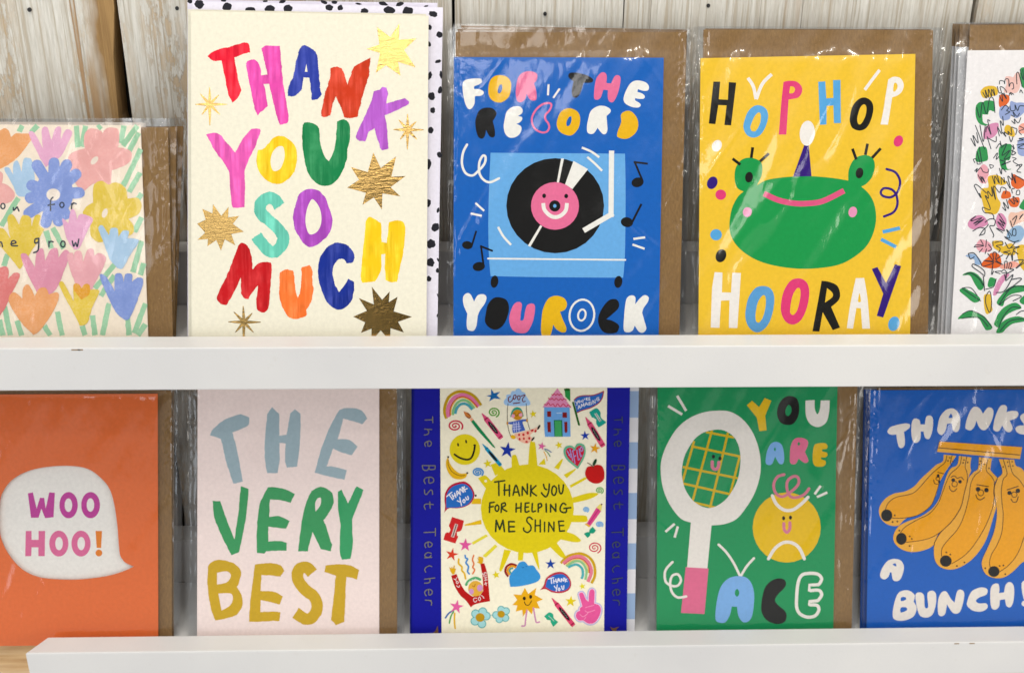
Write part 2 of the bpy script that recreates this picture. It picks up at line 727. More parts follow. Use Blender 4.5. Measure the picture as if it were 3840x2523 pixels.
    def el(self, cx, cy, rx, ry, rot=0, n=28):
        a = R(rot)
        out = []
        for k in range(n):
            t = 2 * math.pi * k / n
            x, y = rx * math.cos(t), ry * math.sin(t)
            out.append(np.array((self.x0 + (cx + x * math.cos(a) - y * math.sin(a)) * self.s,
                                 self.y0 + (cy + x * math.sin(a) + y * math.cos(a)) * self.s)))
        return out

    def O(self, col, *els, h=None, kind=None):
        sol = [self.el(*e) for e in els]
        self._add(col, kind, sol, [self.el(*h)] if h else [])

    def ring(self, col, w, cx, cy, rx, ry, rot=0):
        self._flush()
        self._add(col, None, [self.el(cx, cy, rx + w / 2, ry + w / 2, rot)], [self.el(cx, cy, rx - w / 2, ry - w / 2, rot)])
        self._flush()

    def spiral(self, col, w, cx, cy, rx, ry, turns=2.1, a0=60):
        pts = []
        n = int(turns * 22)
        for k in range(n + 1):
            f = k / n
            t = R(a0) - f * turns * 2 * math.pi
            q = 1 - f * .93
            pts.append(np.array((self.x0 + (cx + rx * q * math.cos(t)) * self.s, self.y0 + (cy + ry * q * math.sin(t)) * self.s)))
        o, _, _ = ribbon(pts, w * self.s, False, 1, w * self.s * .75)
        self._add(col, None, [o], [])

    def star(self, col, cx, cy, rad, rot=0, inner=.42, n=5, squash=1.0):
        p = []
        for k in range(2 * n):
            a = R(rot - 90) + math.pi * k / n
            q = rad * (1 if k % 2 == 0 else inner)
            p.append(np.array((self.x0 + (cx + q * math.cos(a)) * self.s, self.y0 + (cy + q * math.sin(a) * squash) * self.s)))
        self._add(col, None, [p], [])

    def sparkle(self, col, cx, cy, tips, w):
        for tx, ty in tips:
            d = np.array((tx - cx, ty - cy), float)
            L_ = np.hypot(*d)
            n = np.array((-d[1], d[0])) / L_ * w / 2
            c0 = np.array((cx, cy), float)
            e = np.array((tx, ty), float)
            mid = c0 + d * .62
            p = [c0 - d / L_ * w * .3 + n * .75, c0 + d * .3 + n, mid + n * .72, e + n * .25, e - n * .25, mid - n * .72, c0 + d * .3 - n, c0 - d / L_ * w * .3 - n * .75]
            self._add(col, None, [[np.array((self.x0 + q[0] * self.s, self.y0 + q[1] * self.s)) for q in p]], [])

    def crayon(self, x0, y0, x1, y1, w, col, dark, scr=True):
        a, b_ = np.array((x0, y0), float), np.array((x1, y1), float)
        d = b_ - a
        L_ = np.hypot(*d)
        t = d / L_
        n = np.array((-t[1], t[0])) * w / 2

        def q(f, g):
            p = a + d * f + n * g
            return np.array((self.x0 + p[0] * self.s, self.y0 + p[1] * self.s))
        self._add(col, None, [[q(0, .12), q(.20, .78), q(.22, 1), q(.95, 1), q(1, .8), q(1, -.8), q(.95, -1), q(.22, -1), q(.20, -.78), q(0, -.12)]], [])
        self._add(dark, None, [[q(.20, .78), q(.235, .9), q(.235, -.9), q(.20, -.78)], [q(.92, 1), q(.95, .95), q(.95, -.95), q(.92, -1)]], [])
        m = a + d * .57
        self.O('101010', (m[0], m[1], L_ * .24, w * .36, math.degrees(math.atan2(t[1], t[0]))))
        if scr:
            pts = []
            for k in range(9):
                f = .42 + .3 * k / 8
                g = .28 * (1 if k % 2 else -1) * (1 - k / 12)
                pts.append(q(f, g))
            o, _, _ = ribbon(pts, w * .05 * self.s, False, 1)
            self._add('b8b4ac', None, [o], [])


# ------------------------------------------------------------------ cards, envelopes, sleeves
def prism(name, loop, y0, y1, mat, parent, holes=()):
    """flat sheet standing in the local XZ plane with real thickness (loop: list of (x, z))"""
    A, T = fill([[np.array(p) for p in loop]], [[np.array(p) for p in h] for h in holes])
    n = len(A)
    V = [(p[0], y0, p[1]) for p in A] + [(p[0], y1, p[1]) for p in A]
    Fc = []
    cnt = {}
    for t in T:
        a, b_, c = (A[i] for i in t)
        if (b_[0] - a[0]) * (c[1] - a[1]) - (b_[1] - a[1]) * (c[0] - a[0]) < 0:
            t = (t[0], t[2], t[1])
        Fc.append(t)
        Fc.append((t[0] + n, t[2] + n, t[1] + n))
        for i in range(3):
            e = (t[i], t[(i + 1) % 3])
            cnt[e] = 1
    for (a, b_) in list(cnt):
        if (b_, a) not in cnt:
            Fc.append((b_, a, a + n, b_ + n))
    return link_mesh(name, V, Fc, mat if isinstance(mat, list) else [mat], parent)


class Card:
    def __init__(self, name, label, quad, y0, z0, lean=20, group=None, cat='greeting card', th=.0007):
        self.lean = R(lean)
        self.n = Vector((0, -math.cos(self.lean), math.sin(self.lean)))    # outward normal of the card's face
        self.up = Vector((0, math.sin(self.lean), math.cos(self.lean)))
        self.p0 = Vector((0, y0, z0))
        m = (np.array(quad[2]) + np.array(quad[3])) / 2
        x = hit(m[0], m[1], self.p0, self.n).x
        self.base = Vector((x, y0, z0))
        self.root = empty(name, self.base, (-self.lean, 0, 0))
        tag(self.root, label, cat, group)
        self.th = th
        self.quad = quad

    def loc(self, px, py, depth=0.0):
        """photo pixel -> point on the card's plane (depth metres behind its face), in the card's own axes"""
        w = hit(px, py, self.base - self.n * depth, self.n) - self.base
        return (w.x, depth, w.dot(self.up))

    def quad_loc(self, quad, depth, floor=0.0):
        q = [self.loc(p[0], p[1], depth) for p in quad]
        tl, tr, br, bl = [(p[0], p[2]) for p in q]

        def down(t, b_):
            k = (t[1] - floor) / (t[1] - b_[1])
            return (t[0] + (b_[0] - t[0]) * k, floor)
        return [tl, tr, down(tr, br), down(tl, bl)]

    def sheet(self, name, quad, depth, mat, th=None, floor=0.0, holes=(), parent=None):
        loop = self.quad_loc(quad, depth, floor)
        return prism(name, loop, depth, depth + (th or self.th), mat, parent or self.root, holes)

    def sleeve(self, quad, env_depth, seed=0, card_quad=None, wrinkle=1.0, res=.0016, floor=0.0, beads=1.4):
        """clear film bag: rippled front film, flat back film, closed at the sides"""
        tl, tr, br, bl = [np.array(p) for p in self.quad_loc(quad, 0.0, floor)]
        nx = max(6, int(abs(tr[0] - tl[0]) / res))
        nz = max(6, int(abs(tl[1] - bl[1]) / res))
        rg = np.random.RandomState(seed + 11)
        wd_ = abs(tr[0] - tl[0])
        if res < .002:
            ue = np.arange(0, .014, .0006) / wd_
            us = np.concatenate([ue, np.linspace(.014 / wd_, 1 - .014 / wd_, int(wd_ / .0011)), 1 - ue[::-1]])
            ws = np.linspace(0, 1, int(abs(tl[1] - bl[1]) / .0008))
        else:
            us, ws = np.linspace(0, 1, nx + 1), np.linspace(0, 1, nz + 1)
        nx, nz = len(us) - 1, len(ws) - 1
        U, W = np.meshgrid(us, ws)
        top = tl[None, None, :] * (1 - U[..., None]) + tr[None, None, :] * U[..., None]
        bot = bl[None, None, :] * (1 - U[..., None]) + br[None, None, :] * U[..., None]
        XZ = bot * (1 - W[..., None]) + top * W[..., None]
        X, Z = XZ[..., 0], XZ[..., 1]
        D = np.full(X.shape, -.0011)
        wid, hei = abs(tr[0] - tl[0]), abs(tl[1] - bl[1])
        # film sinks from the card's face to the envelope beside it
        if card_quad is not None:
            c = np.array(self.quad_loc(card_quad, 0.0, floor))

            def inside(val, a, b_, soft):
                return 1 / (1 + np.exp(-np.clip((val - a) / soft, -40, 40))) * 1 / (1 + np.exp(-np.clip((b_ - val) / soft, -40, 40)))
            lx = np.interp(Z, [c[3][1], c[0][1]], [c[3][0], c[0][0]])
            rx = np.interp(Z, [c[2][1], c[1][1]], [c[2][0], c[1][0]])
            I = 1 / (1 + np.exp(-np.clip((X - lx + .002) / .0012, -40, 40))) * 1 / (1 + np.exp(-np.clip((rx + .0025 - X) / .0016, -40, 40)))
            I = I * 1 / (1 + np.exp(-np.clip((c[0][1] + .002 - Z) / .0016, -40, 40)))
            D = D * I + (env_depth - .0016) * (1 - I)
        # pulled creases: long shallow folds running from the top corners and edges
        for k in range(int(13 * wrinkle)):
            ax, az = rg.uniform(0, 1), rg.uniform(.15, 1)
            a = R(rg.choice([rg.uniform(50, 80), rg.uniform(50, 75), rg.uniform(95, 125) if wrinkle < 1.2 else rg.uniform(60, 85)]))
            L_ = rg.uniform(.02, .075)
            px, pz = X - (tl[0] + ax * wid), Z - (bl[1] + az * hei)
            al = px * math.cos(a) + pz * math.sin(a)
            ac = -px * math.sin(a) + pz * math.cos(a) + .12 * al * al / .05
            wd = rg.uniform(.0034, .0080) * (1.5 if wrinkle > 1.2 else 1)
            D = D - rg.uniform(.00010, .00034) * wrinkle * (1.9 if wrinkle > 1.2 else 1.3) * np.exp(-(ac / wd) ** 2) * np.exp(-(al / L_) ** 2)
        # broad soft folds slanting across the whole face
        aa = R(rg.uniform(55, 68))
        ga = (X * math.cos(aa) + Z * math.sin(aa)) / .040
        gc = (-X * math.sin(aa) + Z * math.cos(aa)) / .0105
        G_ = rg.randn(64, 64)

        def lattice(u, v):
            iu, iv = np.floor(u).astype(int), np.floor(v).astype(int)
            fu, fv = u - iu, v - iv
            fu, fv = fu * fu * (3 - 2 * fu), fv * fv * (3 - 2 * fv)
            g = lambda p, q_: G_[p % 64, q_ % 64]
            return (g(iu, iv) * (1 - fu) + g(iu + 1, iv) * fu) * (1 - fv) + (g(iu, iv + 1) * (1 - fu) + g(iu + 1, iv + 1) * fu) * fv
        D = D - (.00052 if wrinkle > 1.2 else .00026 * min(1, wrinkle)) * np.clip(lattice(ga + .25 * gc, gc), -1.2, 1.6)
        # a few sharp creases, mostly near the corners and edges
        for k in range(int(7 * wrinkle)):
            ax, az = rg.choice([rg.uniform(.02, .2), rg.uniform(.8, .98), rg.uniform(0, 1)]), rg.choice([rg.uniform(.75, .99), rg.uniform(.2, .9)])
            a = R(rg.choice([rg.uniform(40, 85), rg.uniform(95, 140)]))
            L_ = rg.uniform(.007, .022)
            px, pz = X - (tl[0] + ax * wid), Z - (bl[1] + az * hei)
            al = px * math.cos(a) + pz * math.sin(a)
            ac = -px * math.sin(a) + pz * math.cos(a) + rg.uniform(-4, 4) * al * al
            D = D - rg.uniform(.00012, .0003) * np.exp(-(ac / .0011) ** 2) * np.exp(-(al / L_) ** 2)
        # puckers along the side seams
        edge = np.minimum(U, 1 - U) * wid
        puck = np.exp(-(edge / .006) ** 2)
        ph = rg.uniform(0, 6, 4)
        fade = np.clip((W - .25) * 1.6, .15, 1)
        zz = np.linspace(0, hei, 60)
        wig = np.interp(Z, zz, np.cumsum(rg.randn(60)) * .35)
        wig2 = np.interp(Z, zz, rg.randn(60))
        clus = np.clip(np.interp(Z, zz, rg.randn(60)) + .25, 0, 1.6)
        D = D + beads * puck * fade * clus * (.00028 * np.sin(Z * 760 + ph[0] + 2.2 * wig + 900 * edge) + .00014 * np.sin(Z * 1350 + ph[1] + 3 * wig2 - 700 * edge))
        D = D + beads * puck * fade * .00035 * np.sin(Z * 120 + ph[2])
        D = D + puck * np.clip(fade + .15, 0, 1) * .00030 * (1 + .6 * wig2) * np.sin(edge * 1900 + ph[3] + wig)
        D = np.minimum(D, env_depth - .0003) if card_quad is None else D
        n = (nx + 1) * (nz + 1)
        V = [(X.flat[i], D.flat[i], Z.flat[i]) for i in range(n)]
        Fc = []
        for j in range(nz):
            for i in range(nx):
                a = j * (nx + 1) + i
                Fc.append((a, a + 1, a + nx + 2, a + nx + 1))
        b0 = len(V)
        db = env_depth + .0016
        for (x, z) in (bl, br, tr, tl):
            V.append((x, db, z))
        Fc.append((b0 + 3, b0 + 2, b0 + 1, b0))
        return link_mesh('clear_sleeve', V, Fc, [FILM], self.root, smooth=True)

# ================================================================== THE PLACE
WALL_Y = .092
YN = Vector((0, -1, 0))
ZLOW = hit(1920, 2427, (0, -.016, 0), YN).z            # top of the lower ledge's lip
FLOOR_UP, FLOOR_LOW = -.010, ZLOW - .010


def wx(px, py):
    return hit(px, py, (0, WALL_Y, 0), YN).x


# --- wall of white-washed boards
wall = empty('plank_wall', (0, WALL_Y, 0))
tag(wall, 'rough white-washed board wall with worn grain behind both card ledges', 'wall')
back = box('backing_panel', -1.0, 1.15, WALL_Y + .024, WALL_Y + .032, -.9, .5, plain('dark_backing', (.012, .010, .009)), wall, .0005, (0, WALL_Y, 0))
gaps = [(wx(-3200, 100), .003), (wx(-2450, 100), .003), (wx(-1750, 100), .003), (wx(-1050, 100), .004), (wx(-330, 100), .003), (wx(446, 230), .0068), (wx(1065, 100), .003), (wx(1700, 60), .0022), (wx(2337, 60), .0012),
        (wx(3007, 60), .0008), (wx(3652, 60), .0022), (wx(4300, 60), .002), (wx(4900, 60), .002), (wx(5600, 60), .002), (wx(6300, 60), .002)]
BROWN = [.06, .10, .08, .1, .06, .20, .20, .06, .05, .05, .08, .08, .06, .09]
STRIPE = [.2, .4, .1, .5, .9, .2, .3, .25, .25, .2, .5, .0, .2, .3]
rg = np.random.RandomState(4)
planks = []
for i in range(len(gaps) - 1):
    xa = gaps[i][0] + gaps[i][1] / 2
    xb = gaps[i + 1][0] - gaps[i + 1][1] / 2
    mid = (xa + xb) / 2
    zs = np.linspace(-.9, .5, 150)
    amp_r = .0022 if i == 4 else .0004
    wob = np.interp(zs, np.linspace(-.9, .5, 40), rg.randn(40))
    wob2 = np.interp(zs, np.linspace(-.9, .5, 24), rg.randn(24))
    lp = [(xa - mid + .0003 * w, z) for z, w in zip(zs, wob2)] + [(xb - mid + amp_r * w, z) for z, w in zip(zs[::-1], wob[::-1])]
    pr = empty('tmp', (0, 0, 0))
    o = prism('plank', lp, 0, .020, plank_mat('whitewash_board', (i - 3) * 2.3 + 1.1, BROWN[i], STRIPE[i], xb - mid if i == 4 else None), wall)
    bpy.data.objects.remove(pr)
    o.location = (mid, [0, .001, 0, .0, .001, .0, .002, .0005, 0, .0015, 0, .001, 0, .001][i], 0)
    planks.append(o)
iron = plain('black_iron', (.015, .015, .016), .5)
for px, py, k in ((110, 38, 2), (664, 32, 2), (2044, 53, 4), (2656, 22, 5)):
    w = hit(px, py, (0, WALL_Y, 0), YN)
    n = 14
    V = [(0, -.0006, 0)] + [(.0011 * math.cos(2 * math.pi * j / n), -.0004, .0012 * math.sin(2 * math.pi * j / n)) for j in range(n)] + \
        [(.0012 * math.cos(2 * math.pi * j / n), .003, .0013 * math.sin(2 * math.pi * j / n)) for j in range(n)]
    Fc = [(0, 1 + (j + 1) % n, 1 + j) for j in range(n)] + [(1 + j, 1 + (j + 1) % n, 1 + n + (j + 1) % n, 1 + n + j) for j in range(n)]
    plank = min(planks, key=lambda q: abs(q.location.x - w.x))
    o = link_mesh('nail_head', V, Fc, [iron], plank)
    o.location = (w.x - plank.location.x, -plank.location.y, w.z)

# --- two white picture ledges
X0L = hit(93, 2447, (0, -.016, ZLOW), YN).x
X0B = hit(181, 2385, (0, 0, ZLOW), Vector((0, 0, 1))).x


def ledge(label, ztop, x0, x1, mitre):
    e = empty('picture_ledge', ((x0 + x1) / 2, .03, ztop - .027))
    tag(e, label, 'shelf', 'white ledges holding the cards')
    ox, oy, oz = e.location
    v, f = hexa([(x0 - ox, -.016 - oy, 0), (x1 - ox, -.016 - oy, 0), (x1 - ox, -oy, 0), (x0 + mitre - ox, -oy, 0),
                 (x0 - ox, -.016 - oy, .027), (x1 - ox, -.016 - oy, .027), (x1 - ox, -oy, .027), (x0 + mitre - ox, -oy, .027)])
    bevelled('lip', v, f, SHELF, e, .0011, 3)
    xs = x0 + mitre
    box('shelf_board', xs, x1, .0003, .0705, ztop - .0265, ztop - .010, SHELF, e, .0005, e.location)
    box('back_board', xs, x1, .0708, .0895, ztop - .0268, ztop + .026, SHELF, e, .0006, e.location)
    return e


UPPER = ledge('upper white ledge whose long front lip crosses the middle of the picture', 0.0, -.75, .75, 0)
LOWER = ledge('lower white ledge with a mitred left end along the bottom edge', ZLOW, X0L, .75, X0B - X0L)

# raw timber seen beyond the left end of the lower ledge
m, nt, b = new_mat('raw_timber')
g1 = noise(nt, obj_coords(nt, (14, 260, 260)), 1, 6, .65)
g2 = noise(nt, obj_coords(nt, (5, 60, 60)), 1, 3)
c = mix_rgb(nt, ramp(nt, g1, [(.3, 0), (.7, 1)]), lin('b98a58'), lin('ecc894'))
c = mix_rgb(nt, ramp(nt, g2, [(.45, 0), (.7, .6)]), c, lin('f2e2c6'))
nt.links.new(c, b.inputs['Base Color'])
b.inputs['Roughness'].default_value = .8
bump(nt, b, g1, .4, .001)
bt = box('timber_rail', -.8, .8, .030, .0895, ZLOW - .15, ZLOW - .029, m, None, .002)
tag(bt, 'raw brown timber rail under the left end of the lower ledge', 'rail')


# little chips in the paint along the ledges' front edges
chipm = plain('bare_fibreboard', (.30, .22, .14))
for e_, zt, marks in ((UPPER, 0.0, ((283, 1304, .0050), (300, 1304, .003))), (LOWER, ZLOW, ((3590, 2401, .0032), (3648, 2399, .0036)))):
    for px, py, w_ in marks:
        x = hit(px, py, (0, -.016, 0), YN).x
        o = box('paint_chip', x - w_ / 2, x + w_ / 2, -.01612, -.0155, zt - .0014, zt - .0006, chipm, e_, .0001, e_.location)

# ================================================================== UPPER ROW
PAPER = lambda h: ink(h, 'paper')
Z_UP, Z_LO = FLOOR_UP, FLOOR_LOW


# --- loose THANK YOU cards and their spotted envelopes
def spots(card, depth, items, crop):
    a = Art(card, depth)
    a.crop(crop)
    rgs = np.random.RandomState(3)
    for k, it in enumerate(items):
        x, y, rx, ry = (list(it) + [22, 28])[:4]
        a.part('printed_spot')
        pts = a.el(x, y, rx, ry, rgs.uniform(-25, 25), 16)
        c0 = np.mean(pts, 0)
        pts = [c0 + (p - c0) * rgs.uniform(.84, 1.14) for p in pts]
        a._add('22222a', None, [pts], [])
    a.close()


env_b = Card('spotted_envelope', 'black-spotted white envelope, rearmost behind the THANK YOU SO MUCH card', [(703, 0), (1640, 12), (1640, 1252), (703, 1252)], .0105, Z_UP, 21,
             'spotted envelopes behind the thank-you cards', 'envelope', .0009)
env_b.sheet('envelope_panel', env_b.quad, 0, PAPER('e6e2f2'))
spots(env_b, 0, [(75, 14, 26, 18), (370, 8, 25, 12), (735, 13, 24, 9), (885, 18, 32, 14), (1245, 20, 35, 15), (1340, 22, 25, 15), (1765, 34, 40, 17), (1910, 40, 40, 18), (1550, 36, 26, 9), (2140, 58, 20, 8)], 'T1')
env_f = Card('spotted_envelope', 'black-spotted white envelope touching the THANK YOU SO MUCH card', [(721, 5), (1661, 29), (1640, 1252), (716, 1256)], .0068, Z_UP, 21,
             'spotted envelopes behind the thank-you cards', 'envelope', .0009)
env_f.sheet('envelope_panel', env_f.quad, 0, PAPER('e8e5f3'))
spots(env_f, 0, [(155, 40, 45, 38), (400, 65, 42, 36), (605, 97, 50, 35), (775, 85, 48, 40), (930, 80, 42, 40), (1295, 68, 33, 27), (1390, 70, 24, 25), (1600, 103, 38, 27), (1820, 95, 48, 38),
                 (1980, 100, 45, 38), (2205, 127, 40, 25), (2172, 240, 20, 25), (2258, 305, 28, 30), (2245, 540, 28, 15), (2168, 390, 16, 25), (2172, 665, 20, 35), (2190, 845, 30, 35), (2200, 968, 22, 28),
                 (2180, 1142, 25, 30), (2272, 655, 13, 35), (2264, 790, 20, 33), (2258, 1355, 22, 28), (2162, 1440, 24, 46), (2160, 1780, 24, 36), (2246, 1840, 12, 24), (2224, 1990, 34, 38), (2184, 2133, 38, 40),
                 (2180, 2297, 34, 38), (2240, 2368, 14, 22), (2165, 2440, 22, 25), (2246, 2275, 8, 18), (2244, 2585, 5, 18), (2240, 2760, 6, 16)], 'T1')
ty_b = Card('greeting_card', 'second cream card showing its edge left of THANK YOU SO MUCH', [(704, 36), (1598, 54), (1590, 1252), (706, 1256)], .0046, Z_UP, 21)
ty_b.sheet('card_panel', ty_b.quad, 0, PAPER('e4e0d0'), .0008)

ty = Card('greeting_card', 'tall cream card with brush letters THANK YOU SO MUCH and gold stars', [(715, 42), (1607, 60), (1599, 1252), (718, 1256)], .0026, Z_UP, 21)
ty.sheet('card_panel', ty.quad, 0, PAPER('e9e5d4'), .0008)
a = Art(ty, 0, 'paint').crop('T1')
q = lambda lab: a.part('brush_letter', lab)
q('red brush letter T'); a.P('e01f38', '230,492! 300,445 430,408 545,376 592,388 602,462! 545,475 462,505! 480,600 500,700 525,790! 500,850 447,900! 410,820 378,660 350,535! 270,530', r=1.1)
q('pink brush letter H'); a.P('dc4fa8', '570,558 610,525 655,528 690,590 705,700 735,800 755,930! 720,960 690,985 668,1015! 640,950 615,830 585,680', r=1.1)
a.P('dc4fa8', '702,425! 740,402 800,405 862,405! 872,500 880,650 905,820 930,960 942,1020 925,1075 862,1095! 830,1000 795,850 760,680 725,540', r=1.1)
a.P('dc4fa8', '680,665! 775,650! 770,735! 690,740!', s=0)
q('blue brush letter A'); a.P('2b3c9c', '1035,430! 1080,395 1140,430 1190,490 1200,600 1205,700 1222,830! 1190,870 1145,878! 1130,780 1120,680! 1070,682! 1050,790 1000,835 930,845! 945,750 985,650 1010,520', h=['1095,560! 1080,630! 1105,632!'], r=1.6)
q('brick red brush letter N'); a.P('c43c22', '1310,600! 1360,588 1408,600! 1455,745! 1510,580! 1560,555 1655,508! 1640,650 1600,800 1560,950 1542,1025! 1480,1035 1425,1030! 1400,960 1352,840! 1320,920 1305,1010! 1270,1025 1235,1025! 1225,980 1250,850 1290,720', r=1.6)
q('purple brush letter K'); a.P('ae5cc4', '1685,800! 1740,790! 1760,762! 1795,770! 1805,830 1790,910! 1850,890 1955,865! 1990,885! 1985,915 1900,960 1810,1000 1780,1015! 1800,1120 1812,1300! 1760,1318 1745,1300! 1710,1200 1690,1125! 1640,1160 1610,1240! 1560,1235! 1530,1190 1580,1080 1640,940 1670,870', r=1.1)
a.crop('T2')
q('pink brush letter Y'); a.P('df5eb0', '215,-217! 286,-237 340,-212 400,-140 465,-64! 530,-180 601,-261! 655,-268 680,-246 640,-120 591,-20 547,89! 548,200 548,300 545,410! 500,412 445,412! 425,300 412,100! 360,20 290,-80', r=1.1)
q('yellow brush letter O'); a.P('efc31e', '690,-85! 745,-130 790,-185 850,-206 925,-180 985,-110 998,-30 985,70 940,150 880,195 830,208 750,185 690,130 655,50 648,-20 660,-80', h=['848,-118 880,-108 892,-40 880,20 850,80 800,97 775,60 770,0 785,-60 815,-100'], r=1)
q('green brush letter U'); a.P('0a7d4a', '1050,-306 1084,-325 1143,-311 1188,-266 1198,-148 1232,-39 1272,15! 1316,-79 1336,-217 1345,-330! 1400,-348 1449,-310 1457,-217 1439,-99 1425,0 1385,110 1320,195 1250,225 1180,210 1110,140 1070,40 1047,-100 1042,-200', r=.9)
q('teal brush letter S'); a.S('6ac2ae', 104, '848,400 795,338 735,332 684,390 690,460 760,525 840,600 880,680 845,760 785,792 715,745 645,655', cap=0, r=1.4)
q('violet brush letter O'); a.P('a44ab6', '1010,310 1060,265 1110,248 1180,265 1240,320 1270,400 1300,490 1300,560 1270,640 1200,710 1130,750 1070,735 1000,640 970,560 965,480 985,390', h=['1135,340 1180,390 1205,460 1205,550 1170,620 1110,642 1080,590 1070,510 1085,420 1110,360'], r=1)
q('dark red brush letter M'); a.P('bd0f22', '490,745! 520,715 575,740! 610,840 615,945! 660,895 720,878 773,885! 778,950 770,1090 755,1250 735,1300 700,1315 655,1290 645,1250! 655,1150 660,1085! 620,1130 580,1200! 540,1190 510,1150! 515,1080 512,1015! 470,1110 430,1180 405,1220! 390,1248 340,1245! 305,1190 340,1100 400,980 450,850', r=1)
q('orange brush letter U'); a.P('f0773c', '850,970! 890,945 965,955! 975,1020 985,1120 1005,1195! 1025,1120 1035,1000 1040,925! 1105,905! 1130,950 1130,1060 1140,1120 1120,1210 1080,1300! 1075,1345 1000,1372 930,1355 880,1290 850,1200 842,1100', r=1.1)
q('navy brush letter C'); a.P('0a2c8c', '1495,850! 1475,885 1425,890! 1395,850 1350,860! 1315,910 1305,970 1320,1060 1360,1135! 1400,1090 1440,1025! 1490,1050! 1490,1120 1465,1220 1400,1280 1330,1285 1260,1230 1215,1140 1185,1040 1180,940 1195,850 1240,770 1300,725 1350,712 1420,730 1480,790', r=1.1)
q('yellow brush letter H'); a.P('f0c61c', '1590,530! 1620,492 1660,505 1720,545! 1728,640 1728,705! 1775,715! 1775,805! 1725,815! 1725,920 1700,1000 1670,1050! 1560,1058! 1550,1000 1560,850 1575,700', r=.9)
a.P('f0c61c', '1790,540! 1850,522 1915,535 1933,600 1925,700 1905,850 1880,950 1860,1050! 1800,1055 1762,1035! 1755,900 1765,750 1785,620', r=.9)
g = lambda: a.part('gold_star')
g(); a.P('foil', '1656,-64 1720,70 1853,-30 1812,145 1935,140 1805,235 1890,315 1735,290 1730,428 1660,325 1562,388 1592,285 1430,240 1532,172 1462,62 1608,105', s=0)
g(); a.P('foil', '273,380 345,482 408,405 405,495 498,483 445,552 540,620 432,640 465,737 375,685 342,783 302,692 225,745 230,682 138,690 205,628 137,550 210,515 180,422 268,460', s=0)
g(); a.P('foil', '1643,1093 1732,1205 1797,1133 1790,1225 1865,1180 1832,1305 1990,1352 1870,1395 1920,1487 1805,1450 1800,1560 1720,1470 1640,1560 1640,1455 1550,1490 1585,1400 1482,1350 1600,1300 1530,1190 1660,1245', s=0)
g(); a.sparkle('foil', 540, 1398, [(533, 1258), (612, 1320), (685, 1398), (622, 1485), (537, 1575), (467, 1485), (405, 1395), (453, 1310)], 26)
a.crop('T1')
g(); a.P('foil', '1712,240 1828,325 1908,208 1905,350 2057,338 1950,440 2050,592 1897,545 1918,665 1790,575 1702,640 1738,468 1620,430 1732,392', s=0)
g(); a.sparkle('foil', 248, 915, [(248, 765), (328, 832), (402, 915), (338, 1005), (250, 1100), (180, 1005), (122, 915), (165, 822)], 26)
g(); a.sparkle('foil', 1980, 1138, [(1980, 1000), (2055, 1065), (2120, 1138), (2062, 1222), (1978, 1310), (1915, 1222), (1857, 1135), (1902, 1050)], 26)
a.close()

# --- FOR THE RECORD
for k, (quad, lab) in enumerate([
        ([(1730, 97), (2574, 112), (2540, 1246), (1722, 1248)], 'kraft-backed card pack, rearmost behind the blue record player card'),
        ([(1716, 110), (2577, 116), (2546, 1246), (1712, 1248)], 'kraft-backed card pack next behind the blue record player card')]):
    c_ = Card('greeting_card', lab, quad, .0105 - k * .0032, Z_UP, 20, 'packs stacked behind the front cards')
    c_.sheet('envelope', quad, .0009, KRAFT)
    cq = [(quad[0][0], quad[0][1] + 100), (quad[1][0] - 90, quad[1][1] + 100), (quad[2][0] - 80, quad[2][1]), quad[3]]
    c_.sheet('card_panel', cq, 0, PAPER('2566b4'))
    sq = [(quad[0][0] - 30, quad[0][1] - 8), (quad[1][0] + 14, quad[1][1] - 6), (quad[2][0] + 22, 1246), (quad[3][0] - 24, 1248)]
    c_.sleeve(sq, .0009, 40 + k, cq, .5, .003)

rq = [(1702, 215), (2489, 217.5), (2470, 1248), (1700, 1248)]
eq = [(1709, 121), (2574, 121), (2548, 1246), (1704, 1248)]
rec = Card('greeting_card', 'blue card with a smiling record player and FOR THE RECORD YOU ROCK', rq, .0036, Z_UP, 20)
rec.sheet('card_panel', rq, 0, PAPER('1464bc'))
rec.sheet('envelope', eq, .0012, KRAFT)
BK, WH, YE, PK, LB = '0c0b0d', 'f4f2ec', 'edba34', 'e8759e', '70b0e8'
a = Art(rec).crop('R1')
q = lambda lab: a.part('printed_letter', lab)
q('white letter F'); a.P(WH, '228,600 260,570 330,560 385,562 398,590 375,612 330,630 330,655! 370,655 408,672 412,695 385,715 340,718 335,740! 330,790 300,832 270,825 245,770 228,680')
q('yellow letter O'); a.P(YE, '455,650 470,580 510,540 560,530 620,545 655,590 658,650 640,720 590,765 545,775 490,755 460,710', h=['540,660 555,620 575,615 580,650 565,685 545,692'])
q('pink letter R'); a.P(PK, '705,620 725,545 770,505 830,495 885,515 893,550 880,585 862,600! 880,660 887,720 880,750 850,757 820,740 797,695! 785,740 750,770 715,762 700,700')
q('black letter T'); a.P(BK, '1168,535 1185,510 1240,508 1330,530 1385,562 1385,590 1350,600 1305,598! 1290,650 1265,710 1235,732 1205,715 1200,660 1215,585! 1180,560')
q('pink letter H'); a.P(PK, '1420,560 1460,510 1495,508 1512,540 1508,600! 1550,605! 1580,545 1610,530 1635,555 1625,640 1600,720 1570,768 1540,768 1522,735 1522,665! 1482,660! 1460,725 1435,748 1405,745 1398,710 1405,630')
q('white letter E'); a.P(WH, '1710,620 1750,585 1800,578 1860,595 1888,630 1880,665 1840,670 1790,655! 1785,680! 1830,695 1852,720 1840,740 1800,742 1765,735! 1765,755! 1805,780 1815,800 1795,818 1740,815 1680,785 1662,745 1675,690')
